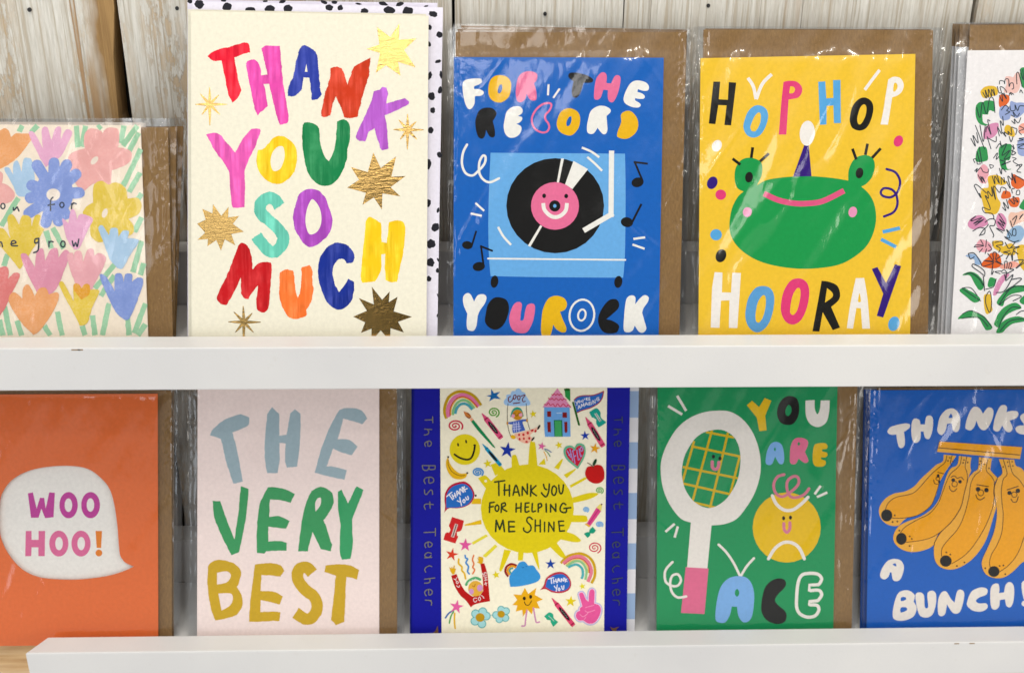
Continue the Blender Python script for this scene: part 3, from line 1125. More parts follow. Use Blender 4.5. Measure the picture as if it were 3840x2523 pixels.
q('black letter R'); a.P(BK, '345,910 370,850 420,822 490,825 528,865 520,900 495,940! 510,1000 515,1060 500,1085 465,1075 435,1020! 425,1070 400,1097 365,1080 345,1020 338,950')
q('white letter E'); a.P(WH, '600,930 620,855 670,815 730,808 760,835 755,870 720,895! 755,905 755,930 730,955 705,965! 745,985 750,1020 730,1060 690,1085 640,1085 605,1050 592,990')
q('pink outlined letter C'); a.S(PK, 17, '845,910 880,840 940,790 1000,780 1018,800 1000,845 965,885 965,925 990,960 998,1000 975,1035 930,1040 880,1015 850,970', closed=1)
q('yellow letter O'); a.P(YE, '1070,930 1100,860 1150,828 1200,828 1255,860 1275,920 1260,1000 1210,1060 1160,1067 1100,1040 1068,990', h=['1155,940 1175,905 1195,900 1197,935 1182,975 1160,985 1152,970'])
q('white letter R'); a.P(WH, '1345,930 1370,850 1430,808 1490,805 1540,830 1545,860 1510,895! 1515,960 1518,1020 1500,1055 1470,1050 1430,1000! 1400,1045 1370,1055 1340,1040 1335,990')
q('yellow letter D'); a.P(YE, '1640,880 1690,848 1740,860 1785,920 1792,990 1765,1050 1700,1095 1640,1095 1605,1075 1610,1030 1640,950')
a.part('printed_dash'); a.L(WH, 18, '993,612 987,710')
a.part('printed_dash'); a.L(WH, 18, '1092,650 1035,733')
a.part('record_player', 'pale blue printed record player'); a.crop('R2')
a.P(LB, '475,-206! 1675,-198! 1680,100 1678,500 1672,750 1658,908! 900,902 475,893! 460,700 455,400 462,100')
a.sub('record', 'black record with a smiling pink label'); a.O('0a0608', (1052, 266, 436, 424)); a.P(WH, '1105,-155! 1130,-155! 1085,62! 1065,62!', s=0); a.P(WH, '1215,-133! 1345,-60! 1205,118! 1140,75!', s=0); a.P(WH, '918,440! 937,448! 830,632! 808,622!', s=0)
a.O(PK, (1050, 268, 214, 212)); a.O('0a0608', (953, 178, 17, 20), (1150, 180, 17, 20)); a.S(WH, 34, '945,243! 955,300 1000,350 1050,368 1100,355 1145,310 1157,243!', cap=0); a.O('0a0608', (1048, 268, 50, 50)); a.O(LB, (1048, 268, 15, 16))
a.sub('tone_arm'); a.S(WH, 46, '1555,-225 1550,345 1305,488', s=0)
a.sub('base_line'); a.S(WH, 15, '452,737 1678,749')
a.sub('motion_line'); a.S(WH, 20, '1290,-252 1375,-215 1445,-165', cap=0)
a.sub('motion_line'); a.S(WH, 20, '1338,-168 1405,-110 1470,-45', cap=0)
a.sub('motion_line'); a.S(WH, 20, '542,455 590,540 658,615', cap=0)
a.sub('foot'); a.O(BK, (510, 943, 34, 55, 8))
a.sub('foot'); a.O(BK, (1615, 945, 36, 54, 8))
a.part('squiggle'); a.crop('R1'); a.S(WH, 21, '265,1150 230,1220 220,1320 250,1400 310,1425 360,1390 420,1320 430,1260 405,1250 375,1310 375,1400 410,1460 470,1485 550,1450')
a.crop('R2')
for d_ in ('340,242 418,312', '298,335 397,356', '1750,562 1855,548', '1742,612 1850,650'):
    a.part('printed_dash'); a.L(WH, 19, d_)
a.part('music_note'); a.O(BK, (1787, 58, 55, 43, -15)); a.S(BK, 18, '1832,45 1762,-122 1878,-108', s=0)
a.part('music_note'); a.O(BK, (1692, 413, 55, 44, 12)); a.L(BK, 19, '1740,410 1822,250')
a.part('music_note'); a.O(BK, (268, 618, 48, 36, 8)); a.L(BK, 17, '307,622 348,490')
a.part('music_note'); a.O(BK, (370, 808, 55, 40, -10)); a.S(BK, 17, '415,815 390,628 495,670', s=0)
q('white letter Y'); a.P(WH, '230,1080 260,1047 295,1055 328,1120! 360,1065 410,1055 438,1080 425,1135 380,1200 360,1250! 350,1330 330,1375 300,1382 268,1365 262,1300 268,1230! 235,1150')
q('black letter O'); a.P(BK, '430,1240 450,1150 500,1090 560,1083 620,1110 640,1180 620,1270 580,1340 520,1372 460,1350 425,1300')
q('pink letter U'); a.P(PK, '645,1240 680,1150 725,1123 755,1145 745,1220 740,1290! 770,1280 785,1200 805,1150 850,1138 872,1170 860,1270 830,1350 790,1398 720,1400 670,1370 645,1310')
q('yellow letter R'); a.P('ebbc1e', '945,1180 990,1095 1060,1068 1130,1090 1157,1140 1140,1190 1095,1212! 1120,1280 1150,1350 1145,1390 1110,1395 1060,1365 1035,1325! 1020,1390 1000,1430 940,1430 925,1380 930,1270')
q('white outlined letter O'); a.ring(WH, 18, 1290, 1242, 110, 140, 8); a.ring(WH, 17, 1290, 1240, 33, 50, 12)
q('black letter C'); a.P(BK, '1435,1270 1470,1180 1530,1110 1590,1098 1620,1130 1615,1180 1560,1235 1508,1278! 1560,1290 1615,1325 1620,1360 1590,1400 1500,1400 1450,1350')
q('white letter K'); a.P(WH, '1680,1130 1700,1080 1740,1065 1768,1085 1765,1145! 1810,1090 1850,1063 1885,1080 1880,1120 1840,1180 1828,1220! 1850,1300 1865,1360 1840,1395 1800,1390 1762,1335! 1740,1380 1700,1395 1665,1375 1665,1280')
a.close()
rec.sleeve([(1677, 112), (2592, 113), (2572, 1247), (1676, 1248)], .0012, 1, rq, 1.0)

# --- HIP HOP HOORAY style frog card
for k, (quad, lab) in enumerate([([(2646, 108), (3492, 111), (3474, 1246), (2634, 1248)], 'kraft-backed card pack mostly hidden behind the yellow frog card')]):
    c_ = Card('greeting_card', lab, quad, .0075, Z_UP, 20, 'packs stacked behind the front cards')
    c_.sheet('envelope', quad, .0009, KRAFT)
    cq = [(quad[0][0], quad[0][1] + 100), (quad[1][0] - 70, quad[1][1] + 92), (quad[2][0] - 66, 1246), quad[3]]
    c_.sheet('card_panel', cq, 0, PAPER('e9b93a'))
    c_.sleeve([(2618, 100), (3545, 104), (3512, 1246), (2606, 1248)], .0009, 50, cq, .5, .003)
hq = [(2627, 219), (3433, 203), (3413, 1248), (2619, 1248)]
hop = Card('greeting_card', 'yellow card with a green party frog and HOP HOP HOORAY', hq, .0036, Z_UP, 20)
hop.sheet('card_panel', hq, 0, PAPER('f2c848'))
hop.sheet('envelope', [(2638, 112), (3499, 115), (3480, 1245), (2628, 1248)], .0012, KRAFT)
BK, WH, BL, PK, PU, GR, PL = '12120f', 'f4f0ec', '5eaae2', 'e0427c', '30107a', '0c9a50', 'ec9cc2'
a = Art(hop).crop('H1')
q = lambda lab: a.part('printed_letter', lab)
q('black letter H'); a.P(BK, '275,588 335,588 322,745 403,750 412,592 478,597 432,978 372,975 392,800 318,797 292,967 233,962', s=0)
a.part('printed_dash'); a.S(WH, 30, '582,555 630,630 655,745', cap=0); a.S(WH, 30, '795,522 710,610 657,745', cap=0)
q('blue letter O'); a.P(BL, '545,960 580,860 640,805 700,803 750,840 762,910 735,1000 690,1065 630,1087 575,1065 545,1010', h=['605,985 640,900 680,862 698,890 690,960 655,1025 620,1030 607,1010'])
q('pink letter P'); a.P(PK, '900,590! 960,580 1020,590 1060,630 1065,680 1030,730 945,748! 925,1060! 858,1060! 880,780', h=['960,630! 990,635 1003,660 985,690 950,693!'])
q('blue letter H'); a.P(BL, '1210,590 1272,586 1282,738 1345,733 1342,575 1408,573 1412,957 1350,958 1345,800 1285,805 1283,970 1225,973', s=0)
q('black letter O'); a.P(BK, '1492,905 1515,810 1570,745 1630,730 1685,765 1702,830 1680,930 1640,1000 1580,1025 1520,1005 1495,960', h=['1560,900 1585,820 1620,790 1640,820 1632,890 1600,955 1575,970 1560,945'])
a.part('printed_dash'); a.S(WH, 28, '1758,485 1700,560 1625,662', cap=0)
q('white letter P'); a.P(WH, '1835,570! 1880,545 1940,555 1972,610 1960,670 1920,710 1870,728! 1832,972! 1765,970! 1790,850 1810,720', h=['1885,610 1905,600 1918,630 1905,665 1880,675'])
for e_, c_ in (((305, 1160, 42, 54, 25), WH), ((264, 1490, 45, 58, 25), PU), ((1925, 1118, 40, 52, 25), PK), ((340, 1596, 48, 46, 0), PK), ((298, 1953, 52, 50, 0), BL), ((342, 2140, 46, 60, 22), BK), ((1885, 2746, 50, 66, 18), BL)):
    a.part('confetti_dot'); a.O(c_, e_)
a.crop('H2')
a.part('frog', 'green frog face in a party hat')
a.P(GR, '660,85! 780,30 1060,2 1300,15 1480,42! 1595,95! 1670,170 1715,270 1725,400 1690,540 1610,660 1450,770 1280,815 1050,828 820,800 640,740 500,640 430,530 418,420 440,290 490,190 545,138!')
a.P(GR, '545,140! 490,110 465,40 470,-60 510,-130 570,-160 640,-155 700,-120 712,-60 700,10 660,88! 700,200! 600,200!')
a.P(GR, '1478,50! 1480,-40 1510,-120 1560,-170 1640,-185 1700,-150 1715,-80 1690,10 1640,70 1590,97! 1550,200! 1450,150!')
a.sub('pupil'); a.O(BK, (592, 12, 35, 48, 8))
a.sub('pupil'); a.O(BK, (1578, -25, 34, 48, 10))
for l_ in ('445,-153 515,-100', '625,-255 612,-160', '770,-200 690,-128', '1515,-242 1550,-145', '1650,-287 1630,-187', '1768,-245 1690,-160'):
    a.sub('eyelash'); a.L(BK, 25, l_)
a.sub('mouth'); a.S('e25c88', 50, '725,158 850,215 980,243 1100,247 1250,225 1440,132', cap=0)
a.sub('cheek'); a.O(PL, (577, 323, 40, 44, 15))
a.sub('cheek'); a.O(PL, (1518, 322, 38, 48, 15))
a.sub('party_hat'); a.P(PU, '1085,-273 1125,-273 1150,4 985,8', s=0); a.O(WH, (1112, -380, 68, 112, 4))
a.part('squiggle'); a.S(PU, 22, '1820,-60 1900,-30 1940,50 1920,140 1860,190 1790,180 1768,145 1800,110 1870,125 1910,180 1915,260 1880,325 1797,362')
a.part('printed_dash'); a.L(BL, 32, '1785,500 1940,465')
a.part('printed_dash'); a.L(BL, 32, '1770,565 1905,635')
q('white letter H'); a.P(WH, '285,858 355,862 350,1038 432,1040 442,862 520,866 488,1357 412,1355 418,1110 342,1112 328,1355 250,1352 262,1000', s=0)
q('blue letter O'); a.P('62a2d8', '565,1180 590,1080 650,1000 720,982 785,1005 817,1080 805,1210 765,1320 700,1385 640,1390 585,1340 560,1260', h=['650,1230 670,1130 710,1068 738,1075 742,1150 720,1250 685,1305 655,1295'])
q('pink letter O'); a.P(PK, '880,1120 910,1010 970,930 1050,915 1110,955 1130,1040 1110,1170 1060,1280 990,1325 920,1300 880,1220', h=['960,1180 980,1070 1020,1003 1048,1010 1050,1080 1025,1190 990,1238 962,1225'])
q('black letter R'); a.P(BK, '1240,935! 1310,945 1380,980 1405,1050 1390,1110 1325,1168! 1405,1352! 1340,1375! 1250,1215! 1220,1388! 1158,1385! 1185,1240 1215,1080', h=['1288,1000! 1335,1040 1335,1080 1270,1130!'])
q('white letter A'); a.P(WH, '1545,912! 1620,910! 1650,1100 1672,1362! 1603,1362! 1590,1180! 1550,1178! 1520,1362! 1465,1358! 1495,1150', h=['1578,1045 1565,1118 1590,1118'])
q('purple letter Y'); a.P(PU, '1688,830 1738,812 1815,955 1895,787 1950,805 1790,1262 1732,1248 1790,1050', s=0)
a.close()
hop.sleeve([(2598, 100), (3540, 104), (3500, 1246), (2592, 1248)], .0012, 2, hq, 1.5)

# --- pastel flower card at the left (upper row)
FQ = [(-330, 466), (527, 470), (555, 1257), (-330, 1257)]
FE = [((-300, 476), (687, 474), (659, 1256), (-300, 1257)), ((-300, 476), (661, 477), (653, 1256), (-300, 1257))]
FS = [((-340, 446), (694, 443), (662, 1256), (-340, 1257)), ((-340, 446), (664, 444), (657, 1256), (-340, 1257))]
FC = [((-320, 460), (545, 463), (556, 1256), (-320, 1257)), ((-325, 456), (536, 460), (555, 1256), (-325, 1257))]
for k in (0, 1):
    c_ = Card('greeting_card', ['flower card pack, rearmost, its brown envelope edge showing beside THANK YOU SO MUCH', 'flower card pack between the front flower card and the rearmost pack'][k], FQ, [.0135, .0085][k], Z_UP, 20, 'packs stacked behind the front cards')
    c_.sheet('envelope', FE[k], .0009, KRAFT)
    c_.sheet('card_panel', FC[k], 0, PAPER('efe2d6'))
    c_.sleeve(FS[k], .0009, 60 + k, FC[k], .6, .0028)
fl = Card('greeting_card', 'pastel flower card ending with the handwritten word grow, at the left edge', FQ, .0036, Z_UP, 20)
fl.sheet('card_panel', FQ, 0, PAPER('f8ead8'))
fl.sheet('envelope', [(-300, 478), (629, 478), (648, 1257), (-300, 1257)], .0012, KRAFT)
GN, OR, PI, SA, BU, LB, YL, CO, RO, P2 = 'a2d2ac', 'f1ac74', 'ecb2d2', 'f2b4b0', '8aa0de', 'b2d0ec', 'eacd58', 'e58482', 'e69cb4', 'f0b2ba'
CR_ = 'f6e8da'
a = Art(fl, 0, 'chalk').crop('L1')
for ln in ('150,93 130,135', '255,93 210,140', '515,93 525,240', '575,93 555,235', '680,93 660,110', '835,93 815,210', '925,93 830,230', '935,140 870,265', '950,250 830,500', '945,410 870,540', '955,550 930,590',
           '125,580 60,680 10,770', '50,960 25,1040', '310,800 345,920', '355,780 430,920', '955,710 905,810', '955,870 895,1080', '968,1020 945,1100', '770,1030 640,1190', '770,1100 680,1240', '735,1290 690,1505',
           '625,1370 640,1505', '385,1345 420,1505', '30,1310 70,1505', '115,1405 145,1505', '300,1440 340,1505', '555,1440 575,1505', '860,1370 870,1505', '980,1290 905,1490', '980,1430 930,1505', '-5,1400 20,1505'):
    a.part('leaf_stroke'); a.S(GN, 36, ln, cap=0, r=.8)
fp = lambda c_, s_, lab=None, **k: (a.part('printed_flower', lab), a.P(c_, s_, r=.7, **k))
fp(OR, '-60,120 -10,130 30,110 60,130 75,170! 110,145 150,145 205,150 215,175 160,260 80,340 0,385! -60,385', 'orange tulip')
fp(PI, '195,150 230,140 290,245! 282,120 320,105 345,190! 375,110 410,105 410,190! 445,120 485,135 470,190 410,300 360,330 310,375! 260,290', 'orchid pink fan flower')
fp(SA, '565,200 575,140 620,110 680,130 690,145! 720,110 790,115 805,170 795,240! 870,255 890,295 860,350 755,395! 750,450 745,495! 640,480 560,540! 520,500 480,400 460,310 500,270 570,245!', 'large salmon flower'); a.O(CR_, (637, 328, 18, 33, 42))
fp(SA, '-60,410 15,410 15,480! 60,500 100,550 80,600 20,620 -60,615')
fp(LB, '30,390 60,375 90,425! 90,350 120,330 145,400! 160,320 190,312 215,330 235,440 230,560! 130,570 90,500', 'pale blue tulip')
a.part('printed_flower', 'blue daisy'); a.S(BU, 76, '365,550 250,360', '365,550 365,345', '365,550 450,358', '365,550 513,420', '365,550 534,545', '365,550 440,690', '365,560 395,735', '365,550 310,745', '365,570 195,682', '365,550 205,580', '365,550 215,495', r=.5); a.O(BU, (365, 550, 130, 150)); a.O(CR_, (360, 558, 46, 41))
fp(YL, '630,500 680,465 730,490! 790,475 850,520 860,585! 930,580 955,630 930,690 865,720! 900,770 880,830 700,875 650,870 610,830 610,750! 560,690 580,640 630,610!', 'large yellow flower'); a.O(CR_, (707, 682, 18, 33, 20))
fp(PI, '420,720 460,750! 480,660 505,665 520,730! 540,690 600,700 628,730 590,800 540,910 500,930! 450,850')
fp(YL, '-30,760 0,780 30,790 70,850! 50,720 85,690 130,760! 150,700 200,705 215,770! 235,700 275,700 265,760 300,790! 250,880 200,960 135,1065! 60,970 -30,860')
fp(LB, '665,790 690,765 735,830! 750,785 790,785 800,840! 830,800 870,805 860,850! 910,855 935,875 880,960 830,1050 790,1052! 740,990 700,880')
fp(RO, '140,970 180,960 235,1045! 250,940 290,925 305,1005! 340,930 385,920 395,980! 440,930 470,960 440,1050 380,1190 310,1240 250,1215! 190,1100', 'rose fan flower')
fp(P2, '455,965 490,950 500,1000! 505,945 545,940 560,1010! 590,930 630,925 635,970! 670,950 715,985 690,1060 640,1150 600,1210 510,1160! 470,1050')
fp(CO, '-60,1060 0,1050 40,1040 60,1070 55,1125! 95,1085 135,1100 90,1200 40,1310 0,1375! -60,1375', 'coral tulip')
fp(OR, '60,1270 90,1215 150,1255! 160,1180 195,1165 235,1240! 265,1190 310,1185 330,1230! 385,1215 395,1260 350,1360 270,1470 225,1500! 130,1400')
fp(YL, '400,1160 430,1150 500,1280! 495,1170 530,1160 550,1190! 570,1160 605,1165 605,1200! 655,1195 668,1220 620,1320 590,1420 540,1438! 500,1360 440,1250'); a.P('e8a83c', '497,1200! 500,1160 530,1158 552,1190! 575,1160 606,1168 600,1230 550,1265!', r=.5)
fp(BU, '675,1115 710,1105 775,1205! 775,1100 820,1090 835,1160! 845,1095 890,1095 890,1145! 930,1115 965,1130 950,1210 880,1380 840,1400! 770,1330', 'blue tulip')
# the same meadow goes on past the picture's left edge
def shifted(s_, dx):
    return ' '.join('%g,%g%s' % (float(t.rstrip('!').split(',')[0]) + dx, float(t.rstrip('!').split(',')[1]), '!' if t.endswith('!') else '') for t in s_.split())


for c_, s_, dx in ((PI, '195,150 230,140 290,245! 282,120 320,105 345,190! 375,110 410,105 410,190! 445,120 485,135 470,190 410,300 360,330 310,375! 260,290', -560), (RO, '140,970 180,960 235,1045! 250,940 290,925 305,1005! 340,930 385,920 395,980! 440,930 470,960 440,1050 380,1190 310,1240 250,1215! 190,1100', -560),
                   (BU, '675,1115 710,1105 775,1205! 775,1100 820,1090 835,1160! 845,1095 890,1095 890,1145! 930,1115 965,1130 950,1210 880,1380 840,1400! 770,1330', -1150), (YL, '630,500 680,465 730,490! 790,475 850,520 860,585! 930,580 955,630 930,690 865,720! 900,770 880,830 700,875 650,870 610,830 610,750! 560,690 580,640 630,610!', -1120),
                   (LB, '665,790 690,765 735,830! 750,785 790,785 800,840! 830,800 870,805 860,850! 910,855 935,875 880,960 830,1050 790,1052! 740,990 700,880', -1010), (OR, '60,1270 90,1215 150,1255! 160,1180 195,1165 235,1240! 265,1190 310,1185 330,1230! 385,1215 395,1260 350,1360 270,1470 225,1500! 130,1400', -430),
                   (SA, '565,200 575,140 620,110 680,130 690,145! 720,110 790,115 805,170 795,240! 870,255 890,295 860,350 755,395! 750,450 745,495! 640,480 560,540! 520,500 480,400 460,310 500,270 570,245!', -1040)):
    fp(c_, shifted(s_, dx))
for ln in ('625,1370 640,1505', '385,1345 420,1505', '300,1440 340,1505', '515,93 525,240', '310,800 345,920', '255,93 210,140'):
    a.part('leaf_stroke'); a.S(GN, 36, shifted(ln, -680), cap=0, r=.8)
DK = '2a3344'
hw = lambda: a.part('handwritten_letter')
hw(); a.ring(DK, 9, 20, 635, 14, 18); hw(); a.S(DK, 10, '90,645 93,664 114,642 119,648 128,668')
hw(); a.S(DK, 10, '357,576 342,598 341,664', '325,630 367,622'); hw(); a.ring(DK, 9, 418, 627, 14, 17); hw(); a.S(DK, 10, '483,620 483,652', '483,632 496,614 514,620')
hw(); a.S(DK, 10, '-3,908 -2,882 10,878 18,908'); hw(); a.S(DK, 10, '74,890 108,882 98,868 80,874 80,900 118,902')
hw(); a.S(DK, 10, '262,852 238,858 238,884 260,874 262,852 258,930 228,948'); hw(); a.S(DK, 10, '330,908 330,872', '330,888 342,872 358,876'); hw(); a.ring(DK, 9, 425, 890, 15, 20); hw(); a.S(DK, 10, '488,870 498,906 510,880 521,908 532,858')
a.close()
fl.sleeve([(-340, 445), (632, 445), (651, 1256), (-340, 1257)], .0012, 3, FQ, .9)

# --- scribbled bouquet card at the right (upper row)
BQ = [(3629, 190), (4330, 186), (4290, 1247), (3566, 1249)]
for k in range(3):
    dx = [-42, -28, -14][k]
    eqk = [(3610 + [-36, -24, -9][k], 90 + 2 * k), (4330, 88), (4300, 1247), (3566 + [-42, -30, -14][k] - 4, 1249)]
    cqk = [(3613 + [-42, -30, -16][k], 174 + 2 * k), (4240, 172), (4210, 1247), (3556 + [-42, -28, -12][k], 1249)]
    c_ = Card('greeting_card', ['bouquet card pack, rearmost at the right edge', 'bouquet card pack second from the wall at the right edge', 'bouquet card pack touching the front bouquet card'][k], eqk, [.0135, .0100, .0068][k], Z_UP, 20, 'packs stacked behind the front cards')
    c_.sheet('envelope', eqk, .0009, KRAFT)
    c_.sheet('card_panel', cqk, 0, PAPER('dfdee0'))
    c_.sleeve([(3560 + 12 * k, 85), (4345, 84), (4320, 1247), (3512 + 14 * k, 1249)], .0009, 70 + k, cqk, .6, .0028, beads=1.6)
bq = Card('greeting_card', 'white card with a scribbled bouquet of flowers, cut by the right edge', BQ, .0036, Z_UP, 20)
bq.sheet('card_panel', BQ, 0, PAPER('f2eff0'))
bq.sheet('envelope', [(3639, 96), (4340, 94), (4310, 1247), (3575, 1249)], .0012, KRAFT)
a = Art(bq).crop('J1')
Y_, G_, B_, O_, M_, K_, PE, S_ = 'e4bc48', '3a9656', '9aaad6', 'e06c3a', 'd892b6', 'eaaab6', 'f0c6b4', 'f0a898'
fb = lambda crop, c_, s_, nm='printed_flower': (a.crop(crop), a.part(nm), a.P(c_, s_, r=.5))
for it in (('J1', Y_, '400,690 440,620 510,590 600,590 650,620 660,720 580,750 450,775'), ('J1', 'f0c6be', '780,460 840,440 900,460! 950,385 1010,400 1010,600 960,690 860,700 760,680 800,560'),
           ('J1', G_, '330,900 390,840 440,840 480,815 580,815 615,860 620,980 540,970 515,1030! 430,1025! 440,1150 520,1190 450,1200 370,1160 325,1050'), ('J1', O_, '690,740 760,720 835,740 840,820 780,890 690,910'),
           ('J1', B_, '700,930 780,900 870,940 860,1080 820,1110 750,1120 690,1060'), ('J1', B_, '860,830 950,850 1070,850 1100,960 1000,1060 930,1080 860,1000'), ('J1', M_, '450,1400 460,1250 540,1180 670,1160 660,1300 580,1390'),
           ('J1', Y_, '765,1280 790,1200 850,1200 920,1280 920,1370 830,1350'), ('J1', S_, '985,1220 1040,1170 1105,1170 1105,1310 1000,1310'), ('J1', G_, '1010,340 1100,330 1100,590 1040,595'), ('J1', B_, '980,1430 1110,1400 1110,1650 980,1640'),
           ('J2', G_, '340,120 380,50 480,50 510,150 500,260 330,270'), ('J2', G_, '690,50 850,0 880,60 850,240 790,260 810,380 870,390 740,400 690,260'), ('J2', K_, '370,400 430,320 490,340 530,420 510,540 480,610 400,600 350,500'),
           ('J2', Y_, '510,520 600,480 700,500 800,600 740,640 640,640 660,820 710,920 670,1050 610,1090 480,1060 440,960 400,700 520,670'), ('J2', O_, '880,500 920,470 1000,520 1080,560 1080,640 980,700 880,640'),
           ('J2', O_, '750,730 850,740 860,830 720,840'), ('J2', O_, '830,860 980,820 1000,890 960,970 860,960'), ('J2', M_, '200,1250 250,1150 370,1100 460,1130 510,1240 300,1320'), ('J2', M_, '640,1150 680,1080 740,1080 800,1180 770,1320 680,1310 635,1230'),
           ('J2', PE, '830,1150 860,1060 950,1060 1080,1040 1080,1180 950,1240 880,1290'), ('J2', '98b8d8', '800,1420 880,1300 1000,1260 1080,1350 1020,1500 900,1520'), ('J2', G_, '1000,980 1060,860 1110,860 1110,1020'),
           ('J3', K_, '330,100 380,0 450,0 560,60 560,170 400,180'), ('J3', Y_, '590,20 740,20 740,100 870,50 940,130 920,230 780,230 690,180 600,120'), ('J3', Y_, '960,110 1110,110 1110,470 1000,380'),
           ('J3', 'dc6632', '440,330 520,260 560,200 680,220 720,340 680,420 560,440 415,400'), ('J3', '98b4d8', '170,240 300,220 410,330 390,380 310,370 300,300 200,260'),
           ('J3', Y_, '450,860 500,830 560,850 570,1000 580,1090 490,1140 450,1000'), ('J3', M_, '590,840 640,680 740,540 850,530 730,680 650,840'), ('J3', S_, '700,400 900,330 1000,400 760,450')):
    fb(*it)
for s_ in ('120,540 200,495 300,500 400,580 450,680 430,760 370,765 290,640 230,550', '75,785 130,740 230,780 370,870 390,930 300,965 180,880', '50,1215 130,1130 250,1090 380,1130 480,1200 580,1350 480,1385 400,1250 330,1200 120,1215',
           '510,680 550,580 640,610 610,700 530,730', '650,970 720,850 830,740 950,700 1110,710 1110,780 900,830 790,900 740,1020', '610,1270 700,1100 820,1000 950,970 1030,1050 900,1100 780,1180 680,1340 620,1320',
           '640,1420 720,1280 850,1200 1000,1180 1110,1240 900,1290 800,1360 730,1430', '1000,930 1070,860 1110,870 1110,980 1040,990'):
    fb('J3', G_, s_, 'printed_leaf')
PEN = '26333c'
sc = lambda crop, *ls: (a.crop(crop), [(a.part('pen_scribble'), a.S(PEN, 13.5, l_)) for l_ in ls])
sc('J1', '435,690 490,780 470,650 520,770 520,640 570,750 570,640 620,740 600,640', '690,560 700,510 760,520 770,560 780,490 830,490 840,600 860,550 900,550 910,620 885,640', '660,600 680,690 720,690 700,610 740,610 790,660 800,690',
   '340,920 390,1080 430,840 490,1020 540,780 600,800 620,1000', '690,740 740,830 730,700 800,790 760,700', '840,740 850,700 880,730 860,690 910,720', '720,960 780,890 830,930 800,970 850,990 780,1030',
   '850,900 870,970 930,960 930,880 970,970 1000,900 1070,900', '870,1040 920,1060 900,990 960,1060 1000,1010', '880,1130 930,1170 920,1100 980,1160 1020,1080', '320,1200 460,1560', '390,1190 440,1450 470,1200',
   '250,1400 320,1520 280,1350 360,1470 340,1310', '510,1110 545,1130 510,1130 560,1340 500,1210 480,1300', '500,1370 560,1560', '510,1390 630,1450 640,1370', '660,1220 720,1330 660,1230 690,1360', '700,1130 730,1320',
   '710,1130 750,1200 740,1060', '740,1310 790,1370 760,1300 830,1340 820,1290 880,1340 870,1230 920,1240 960,1260 940,1340', '840,1370 870,1450 900,1370', '1000,1210 1070,1250 990,1290 1030,1340', '960,560 955,400 990,400 1040,600',
   '1010,340 1060,500 1050,340', '970,1440 1060,1420 990,1400 1090,1390', '960,1500 1090,1480 980,1540 1080,1560', '880,1510 920,1560 900,1500', '1005,690 1020,650 1050,700')
sc('J2', '640,70 690,0 720,40 700,-40', '310,290 290,240 340,240 350,310 400,310', '380,50 420,300', '340,120 390,290', '540,320 600,340 560,380 540,330', '310,420 350,380 330,440 400,370 440,430 510,440 520,390',
   '360,480 430,600 400,500 470,600 430,510', '300,650 340,630 490,760', '300,650 400,830 380,760 410,830', '580,500 620,620 620,500 690,610 650,470', '720,620 720,520 770,600 760,520',
   '470,800 550,1010 430,980 460,1060 560,1070 600,1110 600,1150', '480,800 520,840 510,730 580,810 570,660 630,860 600,650 690,750 720,670 790,700 780,770', '800,580 860,690 820,500 890,560 880,450 940,610 930,500 1000,520 1060,560',
   '890,760 880,700 920,690', '960,720 950,780 1000,780 1000,720 960,720', '740,980 790,1030 750,900 830,1000 800,860', '840,850 920,930 900,810 980,900 920,870', '240,1180 330,1110 250,1190 420,1140 290,1230 440,1170 310,1260 450,1160',
   '280,1345 380,1290 470,1300 520,1240', '470,1210 540,1160 620,1170 610,1260 540,1270 600,1400 590,1440', '380,1415 460,1310 460,1380 400,1410', '680,1080 780,1240 690,1160 760,1270 660,1200 770,1340 640,1300 740,1370',
   '860,1190 890,1290', '890,1170 960,1110 910,1250', '1000,1160 1060,1080 1010,1130', '770,1430 850,1450 800,1320 880,1420', '900,1310 890,1400 940,1410 940,1320 900,1320', '780,1450 900,1510 990,1490',
   '720,60 800,0 730,180 850,100 760,240 860,200', '700,250 780,280 720,330 860,270', '890,210 950,230 900,270 990,330 1000,350', '950,340 1040,320 960,420 1020,440', '600,220 660,140 640,240 680,200', '870,100 940,140 880,170 910,60', '690,380 720,470 730,380 790,430')
sc('J3', '300,110 340,75 450,90 300,110', '380,190 430,130', '470,210 490,140', '520,70 570,140 520,170', '400,0 440,70', '490,0 480,110', '590,90 590,20', '620,40 720,20 740,70 640,90 700,130 680,190', '780,40 830,130 870,110 930,40',
   '860,120 1000,105 900,150 980,220 900,180 890,320 860,200 790,300 830,210 750,190 850,170', '920,320 1060,310 940,440 1070,350', '600,330 510,210', '600,330 450,320 600,350 440,410', '590,350 570,530 600,480', '620,330 740,380 640,310 740,230',
   '630,300 640,200 590,200 600,300', '210,210 290,200 360,280 420,400', '210,210 240,290 300,260', '280,370 270,410 380,490 440,540', '290,370 390,420 460,490 460,560', '720,490 760,460 800,500 730,510', '770,440 770,340 810,340 800,440',
   '830,440 850,350 880,380 850,450', '860,450 910,460 800,520', '720,480 620,490 700,520', '770,530 790,630', '800,510 790,600', '160,530 250,510 370,590 440,700', '120,740 250,740 350,860', '120,750 250,840 400,940', '120,1140 260,1090 450,1190 570,1340',
   '110,1210 250,1190 400,1210 510,1330', '480,870 540,790 570,960 540,1120 480,980 480,870', '680,1350 750,1180 880,1040 1020,1050', '680,1000 850,760 1000,710 1070,730', '700,1400 850,1250 1060,1215', '690,1000 880,860 1030,870 900,940',
   '480,760 600,720 640,600', '640,810 770,780 900,540 800,620', '870,610 1030,600 780,800', '440,560 460,780', '950,1150 1020,1100 1090,1090')
a.close()
bq.sleeve([(3600, 85), (4350, 84), (4330, 1247), (3548, 1249)], .0012, 4, BQ, 1.0)

